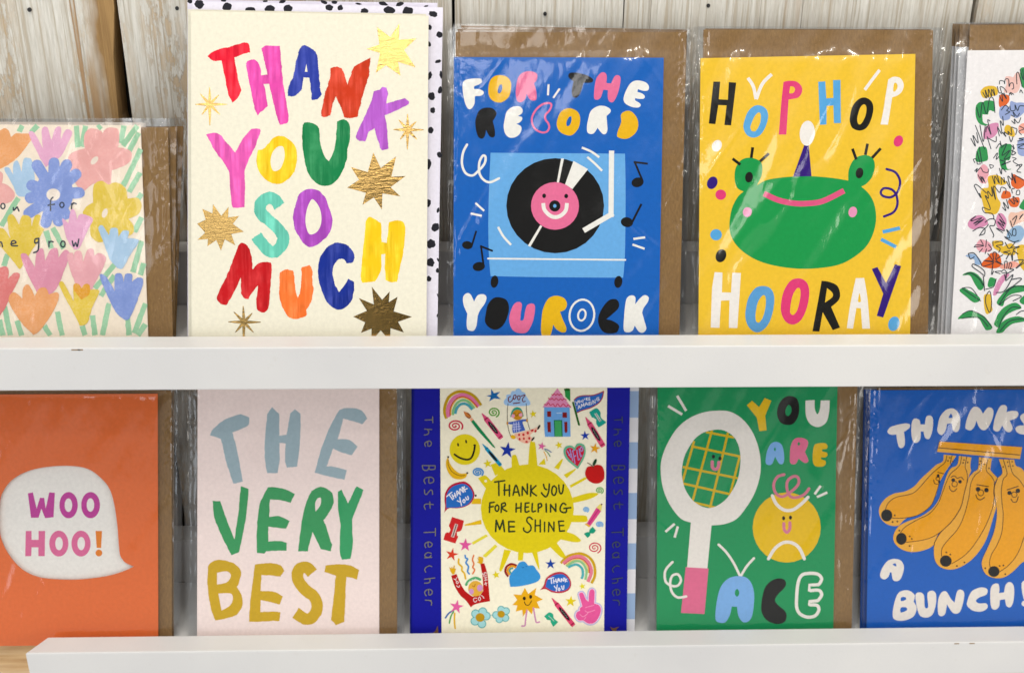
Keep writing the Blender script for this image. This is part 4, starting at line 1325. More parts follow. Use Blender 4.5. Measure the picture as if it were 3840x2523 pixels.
# ================================================================== LOWER ROW
# --- orange die-cut card with a speech bubble window
OQ = [(-330, 1480), (591, 1476), (593, 2383), (-330, 2391)]
oc = Card('greeting_card', 'orange card with a cut-out speech bubble reading WOO HOO!', OQ, .0036, Z_LO, 20)
tmp = Art(oc).crop('O1')
bub = tmp._px(curve(parse('10,610 60,540 150,490 260,467 380,463 470,480 540,530 585,590 610,680 625,790 632,880 640,940 665,975 712,997! 650,1025 560,1050 440,1065 330,1067 210,1055 120,1015 50,940 5,850 -8,760 -5,680'), True))
bub = [(q_[0], q_[2]) for q_ in (oc.loc(p[0], p[1]) for p in bub)]
prism('card_panel', oc.quad_loc(OQ, 0), 0, .0006, PAPER('e27240'), oc.root, [bub])
oc.sheet('inner_page', [(-330, 1482), (590, 1478), (592, 2383), (-330, 2390)], .0019, PAPER('f2efea'), .0005)
oc.sheet('envelope', [(-300, 1466), (643, 1465), (645, 2382), (-300, 2390)], .0032, KRAFT)
a = Art(oc, .0019).crop('O1')
q = lambda lab: a.part('printed_letter', lab)
MG, PK = 'be4099', 'dd6e9c'
q('magenta letter W'); a.P(MG, '148,608 175,603 195,690 212,632 235,632 243,690 262,603 292,605 285,735 240,740 220,690 205,738 165,738', s=0)
q('magenta letter O'); a._flush(); a._add(MG, None, [a.el(365, 671, 49, 70)], [a.el(364, 671, 20, 36)])
q('magenta letter O'); a._add(MG, None, [a.el(482, 671, 50, 70)], [a.el(481, 670, 20, 36)])
q('pink letter H'); a.P(PK, '137,808 168,808 168,855 205,855 205,808 240,808 238,942 204,942 204,895 168,895 166,942 134,942', s=0)
q('pink letter O'); a._add(PK, None, [a.el(313, 875, 51, 69)], [a.el(314, 875, 20, 35)])
q('pink letter O'); a._add(PK, None, [a.el(431, 875, 51, 69)], [a.el(432, 875, 20, 35)])
q('orange exclamation mark'); a.P('e58432', '508,808 543,808 538,898 514,898', s=0); a.O('e58432', (526, 925, 18, 18))
a.close()
oc.sleeve([(-340, 1462), (664, 1461), (657, 2382), (-340, 2391)], .0032, 5, OQ, .9)
c_ = Card('greeting_card', 'kraft-backed card pack mostly hidden behind the orange speech bubble card', [(-300, 1466), (660, 1465), (662, 2382), (-300, 2390)], .0095, Z_LO, 20, 'packs stacked behind the front cards')
c_.sheet('envelope', [(-300, 1466), (652, 1465), (651, 2382), (-300, 2390)], .0009, KRAFT)
c_.sheet('card_panel', [(-300, 1486), (596, 1484), (597, 2382), (-300, 2390)], 0, PAPER('e27240'))
c_.sleeve([(-320, 1462), (690, 1462), (672, 2382), (-320, 2391)], .0009, 51, None, .6, .003)

# --- THE VERY BEST
PQ = [(741, 1440), (1422, 1437), (1422, 2372), (739, 2379)]
c_ = Card('greeting_card', 'kraft-backed card pack mostly hidden behind the pink THE VERY BEST card', [(725, 1440), (1495, 1437), (1494, 2372), (735, 2379)], .0075, Z_LO, 20, 'packs stacked behind the front cards')
c_.sheet('envelope', [(745, 1436), (1482, 1434), (1483, 2372), (742, 2379)], .0009, KRAFT)
c_.sheet('card_panel', [(741, 1450), (1415, 1450), (1416, 2372), (739, 2379)], 0, PAPER('f2dcd8'))
c_.sleeve([(682, 1430), (1524, 1430), (1516, 2372), (700, 2379)], .0009, 52, None, .6, .003)
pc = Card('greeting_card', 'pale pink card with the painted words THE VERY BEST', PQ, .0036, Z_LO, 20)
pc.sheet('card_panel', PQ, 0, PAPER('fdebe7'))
pc.sheet('envelope', [(750, 1425), (1488, 1423), (1489, 2372), (746, 2379)], .0012, KRAFT)
a = Art(pc, 0, 'chalk').crop('P1')
q = lambda lab: a.part('painted_letter', lab)
GB, GE, MU = 'a4bac4', '3e9e62', 'd2ac2a'
k_ = dict(r=.7, kind='ink')
q('grey-blue letter T'); a.P(GB, '180,300! 200,265 260,215 345,187! 390,205! 385,245 350,265 300,285! 325,380 355,545! 305,557! 270,450 240,320! 200,305', **k_)
q('grey-blue letter H'); a.P(GB, '485,190! 510,150! 548,185! 550,300! 588,298! 608,185! 632,160! 662,185! 660,330 645,465! 590,472! 580,430 582,345! 550,340! 550,440 540,500! 485,500! 472,420 475,300', **k_)
q('grey-blue letter E'); a.P(GB, '870,165! 910,155 980,165 1018,210! 990,240! 940,225 890,210! 860,320! 920,325 965,360! 935,405! 880,390 835,370! 800,465! 850,468 908,485! 895,535! 820,520 738,498! 770,380 820,250', **k_)
q('green letter V'); a.P(GE, '195,648! 235,650! 275,760 310,850! 330,720 345,570! 388,585! 370,750 335,920! 295,937! 250,850 205,740', **k_)
q('green letter E'); a.P(GE, '490,575! 560,580 632,610! 610,658! 560,645 500,640! 495,735! 550,730 605,755! 585,797! 540,790 492,785! 490,865! 540,860 590,870! 588,912! 480,915! 470,928! 430,925! 430,800 440,690 465,620', **k_)
q('green letter R'); a.P(GE, '720,595! 770,573 825,600 838,650 820,700 785,750! 830,880! 822,915! 770,905! 725,810! 700,915! 650,915! 665,780 685,680', h=['752,635! 770,632 768,670 742,705! 740,660'], **k_)
q('green letter Y'); a.P('3ba56a', '862,600! 880,588! 915,660! 960,570! 998,590! 935,750! 940,870 928,955! 880,962! 870,900 875,770! 862,690', **k_)
q('mustard letter B'); a.P(MU, '175,985 220,962 300,975 345,1020 335,1080 322,1105! 350,1150 350,1210 310,1260 210,1282! 185,1220 168,1100 170,1020', h=['218,1030! 270,1022 292,1045 270,1080 218,1092!', '225,1140! 290,1140 302,1170 285,1205 242,1230!'], **k_)
q('mustard letter E'); a.P(MU, '420,985! 500,978 555,990 575,1020! 555,1050! 500,1045 455,1042! 450,1125! 520,1130 568,1155! 550,1198! 500,1185 450,1175! 448,1238! 510,1235 555,1240! 550,1285! 435,1290! 388,1290! 395,1180 410,1060', **k_)
q('mustard letter S'); a.S(MU, 62, '725,1032 695,1002 655,1012 647,1062 682,1115 735,1160 750,1215 728,1262 690,1275 635,1243', cap=0, r=.7, kind='ink')
q('mustard letter T'); a.P(MU, '795,990! 850,985 925,990 972,1015! 962,1065! 905,1050! 900,1180 895,1290! 850,1308! 825,1280! 838,1160 850,1045! 790,1025!', **k_)
a.close()
pc.sleeve([(704, 1425), (1512, 1423), (1507, 2372), (706, 2379)], .0012, 6, PQ, .5)

# --- best-teacher doodle card with blue side bands
TQ = [(1553, 1440), (2363, 1438), (2350, 2366), (1544, 2372)]
en = Card('striped_envelope', 'pale blue and white striped envelope showing right of the blue doodle card', [(1600, 1440), (2396, 1438), (2380, 2362), (1600, 2370)], .0105, Z_LO, 20, None, 'envelope', .0009)
m, nt, b = new_mat('striped_paper')
sep = N(nt, 'ShaderNodeSeparateXYZ')
nt.links.new(obj_coords(nt), sep.inputs[0])
fr_ = N(nt, 'ShaderNodeMath', operation='MULTIPLY_ADD'); fr_.inputs[1].default_value = 1 / .0345; fr_.inputs[2].default_value = .22
nt.links.new(sep.outputs['Z'], fr_.inputs[0])
fc = N(nt, 'ShaderNodeMath', operation='FRACT'); nt.links.new(fr_.outputs[0], fc.inputs[0])
gt = N(nt, 'ShaderNodeMath', operation='GREATER_THAN'); gt.inputs[1].default_value = .48; nt.links.new(fc.outputs[0], gt.inputs[0])
nt.links.new(mix_rgb(nt, gt.outputs[0], lin('e4e4ea'), lin('98b4da')), b.inputs['Base Color'])
b.inputs['Roughness'].default_value = .6
STRIPED = m
en.sheet('envelope_panel', en.quad, 0, STRIPED)
CR_, NB = 'f4eed8', '071492'
for k in range(2):
    tb = Card('greeting_card', ['blue doodle card, rearmost copy, only its left edge showing', 'blue doodle card, middle copy, only its left edge showing'][k],
              [(1543 + 5 * k, 1440), (2340, 1438), (2336, 2364), (1537 + 4 * k, 2366 + 3 * k)], [.0082, .0060][k], Z_LO, 20)
    tb.sheet('card_panel', tb.quad, 0, PAPER('0d1a84'), .0012)
te = Card('greeting_card', 'blue-banded doodle card with a yellow sun THANK YOU FOR HELPING ME SHINE', TQ, .0036, Z_LO, 20)
te.sheet('card_panel', TQ, 0, PAPER(NB), .0012)
insert = te.sheet('doodle_panel', [(1650, 1440), (2277, 1438), (2265, 2357), (1656, 2361)], -.0005, PAPER(CR_), .00045, floor=.0024)
a = Art(te, -.0005)
A = lambda c_, n_, lab=None, sub=False: (a.crop(c_), a.part(n_, lab, sub))
SUN, SUN2 = 'decb0a', 'e3b91c'
A('S1', 'sun', 'large yellow sun')
a.O(SUN, (1210, 1287, 462, 440))
for s_ in ('1215,880! 1235,640 1265,625 1290,650 1312,880!', '1055,890! 1055,775 1080,752 1105,770 1140,890!', '1320,850! 1380,785! 1392,850!', '1475,880! 1545,800 1562,805 1520,900!', '1570,950! 1680,893 1685,905 1600,985!',
           '1630,1055! 1775,978 1790,995 1640,1080!', '1660,1175! 1820,1130 1915,1138 1830,1190 1665,1230!', '1630,1349! 1780,1354 1805,1384 1790,1417 1630,1419!', '1600,1515! 1680,1544 1740,1599 1690,1619 1535,1590!',
           '1490,1610! 1555,1699 1590,1764 1540,1764 1420,1650!', '1305,1690! 1330,1869 1315,1869 1245,1690!', '1120,1700! 1175,1700! 1165,1799! 1115,1799!', '980,1690! 1050,1700! 960,1894 930,1894!', '845,850! 920,835 990,910! 890,960!', '720,985! 790,955 850,1010! 800,1090!'):
    a.P(SUN, s_)
for s_ in ('890,1639 915,1659 800,1769 765,1754', '800,1539 820,1559 670,1644 660,1619'):
    a.P('e2d650', s_, s=0)
for s_ in ('752,1395 758,1440 590,1456 585,1444', '752,1185 752,1240 650,1240 680,1185'):
    a.P(SUN2, s_, s=0)
a.O(CR_, (797, 1012, 14, 12))
INKD = '2d3a1c'
lt = lambda c_, w, *ls: (A(c_, 'printed_letter'), a.S(INKD, w, *ls))
lt('S1', 17, '885,1022 985,1008', '926,1018 928,1155'); lt('S1', 17, '985,1045 983,1150', '1032,1052 1032,1160', '976,1104 1036,1100'); lt('S1', 17, '1068,1152 1097,1052 1132,1157', '1082,1122 1118,1120')
lt('S1', 17, '1158,1152 1160,1068', '1160,1068 1210,1142', '1210,1142 1210,1040'); lt('S1', 17, '1245,1055 1242,1162', '1296,1058 1250,1110 1300,1157'); lt('S1', 17, '1370,1045 1382,1085 1402,1096', '1428,1042 1420,1120 1395,1168 1362,1145 1350,1128')
lt('S1', 17, '1476,1060 1496,1080 1497,1120 1480,1152 1458,1142 1452,1105 1462,1070 1476,1060'); lt('S1', 17, '1522,1052 1528,1115 1545,1138 1560,1115 1568,1050')
lt('S1', 17, '838,1228 834,1322', '838,1228 882,1222', '832,1270 872,1264'); lt('S1', 16, '910,1248 925,1262 926,1290 912,1312 894,1300 892,1268 910,1248'); lt('S1', 17, '950,1322 956,1238', '956,1238 985,1228 992,1252 958,1278 1005,1312')
lt('S1', 17, '1100,1235 1098,1318', '1148,1230 1146,1318', '1100,1280 1146,1276'); lt('S1', 17, '1190,1232 1190,1316 1226,1310', '1190,1232 1226,1228', '1190,1272 1220,1268'); lt('S1', 17, '1260,1235 1258,1312 1292,1308')
lt('S1', 17, '1318,1318 1318,1240', '1318,1240 1345,1236 1350,1262 1318,1282'); lt('S1', 18, '1396,1238 1398,1318'); lt('S1', 17, '1440,1318 1440,1245', '1440,1245 1492,1312', '1492,1312 1492,1238'); lt('S1', 17, '1592,1246 1565,1232 1540,1262 1536,1302 1560,1322 1594,1320 1598,1286', '1572,1284 1640,1276')
lt('D5', 44, '1425,465 1440,195', '1440,195 1525,415', '1525,415 1605,190', '1605,190 1640,465'); lt('D5', 44, '1880,228 1745,225', '1745,225 1750,472', '1750,472 1888,462', '1750,350 1880,350')
lt('D6', 40, '235,170 170,115 110,150 110,230 190,320 200,420 120,490 30,440 25,380'); lt('D6', 40, '310,185 305,465', '430,185 430,475', '305,325 430,320'); lt('D6', 38, '535,240 535,470'); lt('D6', 38, '632,470 640,245', '640,245 765,462', '765,462 765,235')
lt('D6', 40, '1000,212 880,218', '880,218 905,460', '905,460 1020,450', '890,325 1000,320')
# gold script on the two blue bands
for dx1, dx2, col in ((0, 0, '75726a'), (1880, 1862, '3c4450')):
    def tx(s_, dx):
        return ' '.join('%g,%g' % (float(t.split(',')[0]) + dx, float(t.split(',')[1])) for t in s_.split())
    for crop, dx, letters in (('S1', dx1, [('270,375 272,435', '271,405 195,408'), ('262,502 190,498', '218,500 232,525 222,548 188,556'), ('222,622 225,665 250,660 258,632 240,616 215,622 192,640 200,668'),
                                           ('295,860 170,858', '295,860 291,893 240,896 235,865', '236,880 215,906 178,898 168,860'), ('235,975 235,1030 275,1022 280,992 255,974 205,980 185,1006 198,1038'),
                                           ('270,1144 267,1110 250,1101 230,1122 210,1144 193,1136 190,1100'), ('278,1245 205,1240 188,1262 198,1292', '242,1218 246,1282')]),
                              ('S2', dx2, [('298,210 298,285', '298,248 185,252'), ('225,350 230,395 260,385 264,362 235,345 205,355 192,375 202,402'), ('258,460 225,450 195,470 200,492 235,498 256,478', '262,498 192,503'),
                                           ('262,590 240,582 210,595 192,618 202,645'), ('292,702 190,715', '235,708 246,730 230,750 190,754'), ('230,820 235,870 262,860 265,832 240,815 205,825 192,850 206,878'), ('255,925 198,922', '240,925 260,942 258,972')])):
        for L_ in letters:
            A(crop, 'script_letter')
            a.S(col, 10, *[tx(s_, dx) for s_ in ((L_,) if isinstance(L_, str) else L_)])
for s_ in ('322,1172 300,1222 260,1260 330,1260', '2030,1185 2060,1200 2120,1185 2090,1215 2110,1260 2060,1240'):
    A('S2', 'bronze_star'); a.P('6e4f38', s_, s=0)

# doodles on the cream panel
A('D1', 'rainbow'); a.S('ba9612', 74, '225,775 180,640 185,480 270,270 420,150 600,115 780,160 930,260 1070,455', cap=0)
a.S('dd7aa4', 84, '275,742 250,600 290,430 400,270 540,205 650,198 800,255 910,355 1005,480', cap=0); a.S('c02434', 22, '315,715 310,560 370,400 480,280 620,240 760,285 880,380 990,510', cap=0); a.S('e6b036', 22, '334,690 334,560 392,412 498,300 625,262 760,306 870,400 965,510', cap=0)
a.S('86be84', 60, '385,690 388,580 455,430 556,345 650,325 765,370 905,525', cap=0); a.S('4f9fb0', 64, '440,660 475,530 560,435 655,412 755,450 855,555', cap=0)
A('D1', 'star_doodle'); a.P('1666aa', '1315,45 1385,155 1540,120 1455,210 1550,298 1385,285 1265,355 1305,250 1190,220 1310,195', s=0)
A('D1', 'spiral_doodle'); a.spiral('4e982c', 36, 1375, 625, 145, 122, 2.1, 60)
A('D1', 'spiral_doodle'); a.spiral('c6304a', 42, 435, 955, 190, 145, 2.2, 30)
A('D1', 'paintbrush_doodle'); a.P('0c8450', '820,840! 880,800! 1390,1440 1360,1470! 1000,1080'); a.P('f0a888', '790,800 845,750 885,800 825,845', s=0); a.P('c87a40', '640,595! 760,640 825,710 815,760 770,780! 690,720'); a.S('5c2c18', 16, '720,730 770,760 810,740', '735,640 790,690')
A('D1', 'crayon_doodle'); a.crayon(1085, 645, 1570, 1260, 130, 'd8527e', '8c1838')
A('D1', 'cloud_swing', 'pale blue cloud lettered cool')
a.P('a2c6ee', '1625,390 1640,320 1690,270! 1690,200 1790,180! 1820,110 1900,100! 1940,50 2010,45 2070,120! 2140,150 2170,220! 2230,310 2271,380 2240,450 2000,470 1700,455')
a.sub('lettering'); a.S('702024', 24, '1790,235 1745,260 1740,340 1780,372 1840,310 1870,215 1912,200 1920,255 1885,305 1862,280', '1950,240 1995,215 2025,245 2005,315 1970,308 1960,255', '2050,225 2145,200 2085,290 2092,360 2150,352'); a.S('702024', 26, '1862,405 2012,385')
a.sub('rope'); a.S('43382e', 15, '1728,410 1710,600 1715,860 1740,1040 1800,1225')
a.sub('rope'); a.S('43382e', 15, '2172,410 2180,600 2200,800 2222,920 2270,1060')
A('D1', 'girl_doodle', 'girl in a checked top on the cloud swing')
a.P('2c9c8c', '1780,735! 1830,570 1920,500 2000,505 2070,570 2112,720! 2075,735! 1950,590 1800,735!'); a.O('ca8c1a', (1960, 685, 128, 128)); a.O('e8a2ba', (1850, 712, 42, 46), (2038, 682, 42, 46)); a.S('5a3410', 13, '1908,675 1940,712 1975,668', '1850,640 1880,655 1905,640', '1985,645 2010,650 2030,630')
a.P('4262ba', '1730,868! 1880,840 2050,800 2180,788! 2190,842! 2085,862 2150,1060! 2000,1100 1850,1132! 1830,1030 1842,920! 1740,905!')
a.S('c9cdf2', 16, '1870,870 1880,1100', '1925,860 1935,1095', '1985,850 1998,1080', '1850,920 2010,905', '1848,980 2030,962', '1850,1040 2040,1020')
a.P('f2bca6', '1880,1150! 2160,1080 2280,1050 2440,985! 2470,1030! 2330,1120 2265,1190 2335,1255! 2300,1310! 2200,1385 2050,1345 1950,1270')
a.O('c4202a', (1998, 1170, 26, 30), (2105, 1165, 30, 32), (2210, 1125, 30, 36), (2318, 1062, 38, 26, -30), (2400, 1080, 24, 38, 30), (2012, 1275, 26, 32), (2115, 1262, 24, 32), (2245, 1255, 26, 32), (2180, 1340, 32, 24))
a.O('e2b01a', (1852, 1225, 66, 48, 20)); a.O('14110e', (2480, 985, 24, 66, 30), (2336, 1272, 22, 60, 38)); a.O('c88c1a', (1712, 885, 22, 40), (2190, 818, 20, 40))
A('D2', 'house_doodle', 'blue house with a pink roof'); a.P('2e9048', '1025,90 1165,90 1165,365 1040,240', s=0); a.P('0d5a1a', '1010,48! 1090,35 1165,50! 1160,100! 1020,95!'); a.P('dd8eb6', '850,35 1195,512 480,500', s=0)
a.S('c0284e', 20, '710,185 740,205 770,165 810,205 850,170 895,210 930,170 970,205', '625,275 680,310 720,280 770,325 815,280 880,330 925,290 970,330 1010,290 1070,320', '530,425 590,440 625,390 680,450 740,420 800,485 850,415 920,485 990,415 1060,485 1110,440 1170,490')
a.P('6ca2de', '525,495! 1150,500! 1160,800 1172,1215! 600,1218 545,1190 525,900'); 
for w_ in ('595,595 695,595 695,735 600,730', '975,620 1080,625 1085,755 970,750', '598,855 685,855 692,1108 612,1105', '1015,850 1090,850 1095,1090 1060,1135 1025,1100'):
    a.P('7c0c16', w_, s=0)
a.P('107046', '762,808 965,808 978,1215 775,1215', s=0); a.P('44a260', '785,832 940,832 955,1212 795,1212', s=0); a.S('c6dcf2', 16, '830,640 950,636')
A('D2', 'star_doodle'); a.star('decb20', 255, 665, 98, -8)
A('D2', 'flag_doodle', 'blue pennant lettered YOU RE AMAZING'.replace('YOU RE', "YOU'RE"))
a.P('2c66ba', '1255,330! 1340,260 1480,220 1700,210 1850,170 1980,110! 1960,230 1900,350 1800,430 1650,510 1450,570 1325,630!'); a.S('a02034', 24, '1258,322 1340,252 1480,215 1700,208 1850,165 1980,108', '1978,115 1955,240 1895,355 1800,435 1650,515 1450,575 1328,632'); a.P('1d5c12', '1205,375 1250,360 1405,930 1380,955 1352,930', s=0)
for ls in (('1292,358 1326,402', '1352,335 1320,452'), ('1385,332 1405,362 1388,392 1366,362 1385,332'), ('1430,332 1450,372 1476,358 1470,312'), ('1512,288 1508,312'), ('1556,328 1552,275 1586,276 1562,302 1596,328'), ('1642,262 1614,268 1624,328 1650,320', '1618,296 1640,292'),
           ('1356,542 1376,452 1416,522', '1366,506 1400,500'), ('1440,502 1436,420 1470,470 1492,398 1506,482'), ('1526,462 1552,380 1592,445', '1538,430 1574,424'), ('1606,390 1650,374 1612,440 1662,428'), ('1670,362 1686,432'), ('1722,412 1712,330 1770,396 1770,312'), ('1862,260 1816,272 1816,330 1866,330 1864,296 1840,302')):
    a.sub('lettering'); a.S('e8e6ee', 17, *((ls,) if isinstance(ls, str) else ls))
A('D2', 'sharpener_doodle'); a.P('159a8c', '1625,620! 1800,520 1900,620 1900,700! 1930,770 2030,850! 2020,890 1860,990! 1800,900 1800,800! 1740,760 1690,750!'); a.L('c9d4cc', 26, '1760,650 1890,850'); a.L('e8ece6', 14, '1795,640 1920,830'); a.L('5a6864', 14, '1780,645 1900,840')
A('D2', 'crayon_doodle'); a.crayon(1535, 740, 1975, 1458, 130, 'd8507a', '8c1838')
A('D2', 'star_doodle'); a.star('1438a2', 1525, 1190, 120, -5, .38)
A('D2', 'star_doodle'); a.star('decb20', 885, 1425, 100, -15)
A('D2', 'star_doodle'); a.star('e2a224', 1765, 1505, 135, 10, .40)
A('D2', 'shooting_star'); a.star('d8629c', 465, 1450, 110, 12, .38); a.crop('D4'); a.S('e0a63c', 22, '520,20 570,120 600,240'); a.S('3c8a5a', 20, '545,-20 620,50 670,132'); a.S('2a5ea0', 22, '540,-50 620,-20 695,28')
A('S1', 'smiley_face'); a.O('e0ce14', (590, 700, 152, 153)); a.O('16140c', (523, 652, 9, 18, -10), (603, 621, 9, 18, -10)); a.S('16140c', 19, '488,748 540,782 612,800 655,780 680,720 690,656'); a.L('16140c', 10, '673,655 700,655')
A('S1', 'banana_doodle'); a.P('e4b41c', '425,775! 440,830 480,890 540,935 615,935! 600,975 550,995 480,985 430,935 405,870 405,810'); a.S('6a4a10', 6, '425,800 428,860 470,925 540,958 590,955'); a.O('1c1812', (425, 774, 9, 10), (614, 933, 9, 10))
A('S1', 'crayon_doodle'); a.crayon(763, 642, 948, 860, 36, '2494bc', '0f5f86', False)
A('S1', 'star_doodle'); a.star('14329c', 1012, 707, 84, 8, .38)
A('S1', 'star_doodle'); a.star('dccc24', 816, 840, 46, -10)
A('S1', 'spiral_doodle'); a.spiral('4c8ecc', 16, 718, 925, 56, 44, 2.4, 40)
A('D3', 'speech_bubble', 'blue bubble with a red rim reading THANK YOU'); a.P('b21a38', '615,745 700,760 800,830 870,940 910,1060 880,1180 800,1290 650,1370 480,1400 280,1400 170,1505! 190,1360 175,1200 190,1040 280,880 420,790'); a.P('2b6abc', '620,800 720,830 820,930 870,1060 840,1190 720,1320 500,1380 280,1385 220,1400! 215,1200 250,1010 360,880 500,820')
for ls in (('225,1115 355,1005', '285,1062 378,1188'), ('362,1068 402,1160', '422,1030 452,1132', '385,1108 438,1084'), ('486,1092 480,972 566,1070', '490,1050 530,1030'), ('560,1040 552,922 640,1010 602,890'), ('622,880 682,990', '662,868 656,940 730,915'),
           ('488,1215 552,1242', '545,1130 592,1330'), ('650,1180 680,1215 655,1262 622,1225 650,1180'), ('692,1130 718,1188 760,1172 742,1105')):
    a.sub('lettering'); a.S('ece8f0', 26, *((ls,) if isinstance(ls, str) else ls))
a.crop('S1'); a.part('ink_dot'); a.O('141210', (698, 1156, 10, 11))
A('S1', 'heart_doodle', 'red heart lettered HELLO'); a.P('6ab292', '1710,892! 1600,800 1568,720 1590,670 1640,660 1680,682! 1700,645 1740,638 1780,665 1788,730 1765,800'); a.P('c01c3c', '1708,868! 1620,790 1590,730 1605,690 1645,682 1682,712! 1700,675 1735,660 1768,685 1770,735 1745,800')
for ls in (('1604,712 1640,776', '1632,700 1660,810', '1620,755 1645,745'), ('1660,710 1682,836', '1655,715 1675,705', '1672,770 1690,760'), ('1700,705 1715,800 1730,790'), ('1722,690 1738,768 1750,758'), ('1745,672 1760,692 1750,716 1732,700 1745,672')):
    a.sub('lettering'); a.S('9896d4', 9, *((ls,) if isinstance(ls, str) else ls))
A('S1', 'apple_doodle'); a.P('be0a14', '1860,868! 1900,850 1950,865 1972,920 1970,990 1930,1030 1870,1035 1810,1000 1783,940 1800,880 1830,865'); a.S('5a3820', 8, '1808,832 1840,852 1868,878'); a.O('0f3c22', (1878, 827, 15, 38, 25))
A('S1', 'spiral_doodle'); a.spiral('58a24c', 11, 1925, 1105, 41, 34, 2.2, 60)
A('S1', 'spiral_doodle'); a.spiral('88b4de', 13, 1790, 1295, 32, 27, 2.2, 60)
A('S2', 'pencil_doodle'); a.P('d84a8a', '1790,178 1895,5 1942,40 1830,195', s=0); a.P('e8d878', '1895,5 1942,40 1952,-22 1930,-30', s=0); a.P('e2b040', '1780,172 1795,160 1838,190 1820,200', s=0); a.O('6a3040', (1946, -26, 8, 8)); a.S('b02c6a', 8, '1820,165 1918,22')
A('D6', 'spiral_doodle'); a.spiral('86b0de', 34, 1872, 295, 92, 72, 2.2, 40)
A('D6', 'sharpener_doodle'); a.P('169878', '1495,520! 1580,480 1620,490! 1640,420 1710,350! 1790,440! 1730,510 1650,510! 1650,560 1585,625!')
A('D6', 'spiral_doodle'); a.spiral('c83850', 32, 1755, 865, 168, 142, 2.2, 60)
A('D6', 'rainbow'); a.S('caa222', 66, '930,1240 1100,1075 1300,1015 1450,1012 1620,1095 1730,1240 1768,1420 1755,1580 1680,1730', cap=0); a.S('de7e92', 84, '990,1250 1150,1128 1300,1080 1430,1085 1560,1170 1650,1310 1675,1480 1595,1695', cap=0)
a.S('c83a3e', 18, '1010,1278 1180,1155 1310,1118 1420,1128 1530,1200 1615,1330 1628,1480', cap=0); a.S('e6bc4c', 20, '1050,1285 1190,1182 1310,1142 1415,1150 1515,1222 1592,1340 1605,1480', cap=0); a.S('90c28a', 56, '1070,1318 1200,1225 1310,1190 1415,1205 1505,1290 1558,1420 1550,1560 1530,1645', cap=0); a.S('52aab4', 58, '1110,1345 1220,1290 1310,1272 1400,1312 1462,1400 1470,1540 1435,1620', cap=0)
A('D5', 'sharpener_doodle'); a.P('c82a2c', '360,110! 650,200! 590,430 480,480! 480,560 505,600 440,760! 150,670! 200,510 290,490! 320,420 280,330!'); a.L('d6beb8', 78, '470,285 370,605'); a.L('3c2420', 22, '468,295 375,590')
A('D5', 'star_doodle'); a.star('dc5a9c', 685, 800, 170, 3, .40)
A('D5', 'star_doodle'); a.star('d2402e', 355, 1030, 170, 12, .36)
A('D5', 'streamer'); a.S('e2b81a', 44, '525,1140 520,1250 600,1330 600,1420 660,1490 690,1620')
A('D5', 'streamer'); a.S('4a8aca', 42, '680,1050 690,1110 740,1140 700,1230 760,1320 740,1440 780,1500')
A('D5', 'streamer'); a.S('dc7a44', 38, '890,1050 860,1160 895,1260 865,1340 910,1400 865,1500')
A('D7', 'boy_doodle', 'cheering boy in a red jumper'); a.P('b00c14', '340,110! 470,70! 560,290 660,460 760,550 860,620! 1050,590! 1120,480! 1110,200 1050,-190! 1150,-190! 1220,50 1250,300 1270,560 1290,735! 1080,770 900,820 820,885! 700,720 560,590 420,360')
a.P('daaa26', '290,-104 340,-64 350,-114 385,-64 405,-144 430,-124 420,-64 460,-64 430,46 405,80 370,80 320,6', s=0); a.P('daaa26', '975,-334 1010,-294 1000,-354 1050,-354 1120,-334 1125,-254 1100,-184 1045,-174 970,-214 1010,-244', s=0)
a.O('dcaa4a', (935, 425, 180, 190)); a.S('58a872', 62, '705,330 760,245 860,185 950,165 1045,205'); a.S('cfe0d0', 12, '740,300 800,240', '800,230 850,260', '850,200 900,235', '930,175 950,215'); a.O('ca94c4', (832, 500, 58, 70), (1040, 410, 70, 82)); a.S('9a5a14', 16, '860,355 900,380 925,320')
for ls in (('405,190 452,210', '482,150 448,210 462,240'), ('488,245 515,275 490,305 462,275 488,245'), ('470,355 525,395 545,350'), ('962,660 900,660 885,720 930,755 965,715'), ('1030,625 1058,670 1032,720 1002,675 1030,625'), ('1080,595 1130,635', '1105,612 1140,665'),
           ('1110,45 1112,85 1150,75 1150,40 1190,32 1192,72'), ('1120,122 1202,108'), ('1140,165 1212,152', '1150,222 1222,212', '1180,160 1186,216'), ('1150,318 1212,290', '1178,262 1196,350')):
    a.sub('lettering'); a.S('e8d4d4', 18, *((ls,) if isinstance(ls, str) else ls))
A('S2', 'cloud_doodle'); a.S('8c1a1c', 22, '1020,690 992,640 1005,590 1050,565 1105,580', cap=0); a.S('e2962a', 20, '1036,672 1014,635 1026,602 1060,585 1100,600', cap=0); a.S('5a9c90', 18, '1050,660 1034,632 1044,612 1070,605', cap=0); a.P('3f92d2', '1040,790! 1030,700 1060,640 1100,600! 1130,550 1180,540 1220,580! 1270,580 1300,620! 1340,680 1320,730 1250,760 1130,785'); a.S('1a5a96', 5, '1155,592 1165,602 1176,594', '1195,585 1205,592')
A('S2', 'star_doodle'); a.star('dccb1c', 900, 672, 42, -12)
A('S2', 'sun_doodle', 'smiling orange sun with pink legs'); a.P('e2aa18', '1185,800 1220,860 1300,800 1285,870 1365,915 1305,940 1335,1005 1270,1000 1255,1065 1215,1020 1165,1085 1160,1020 1095,1035 1110,975 1060,970 1110,920 1070,865 1150,870', s=0); a.O('2c2410', (1180, 905, 15, 19), (1243, 889, 15, 19)); a.S('2c2410', 8, '1180,938 1195,968 1225,970 1252,930')
a.sub('leg'); a.S('ca8ab4', 15, '1206,1022 1192,1120 1186,1172 1155,1178')
a.sub('leg'); a.S('ca8ab4', 15, '1270,1000 1288,1100 1300,1142 1330,1138')
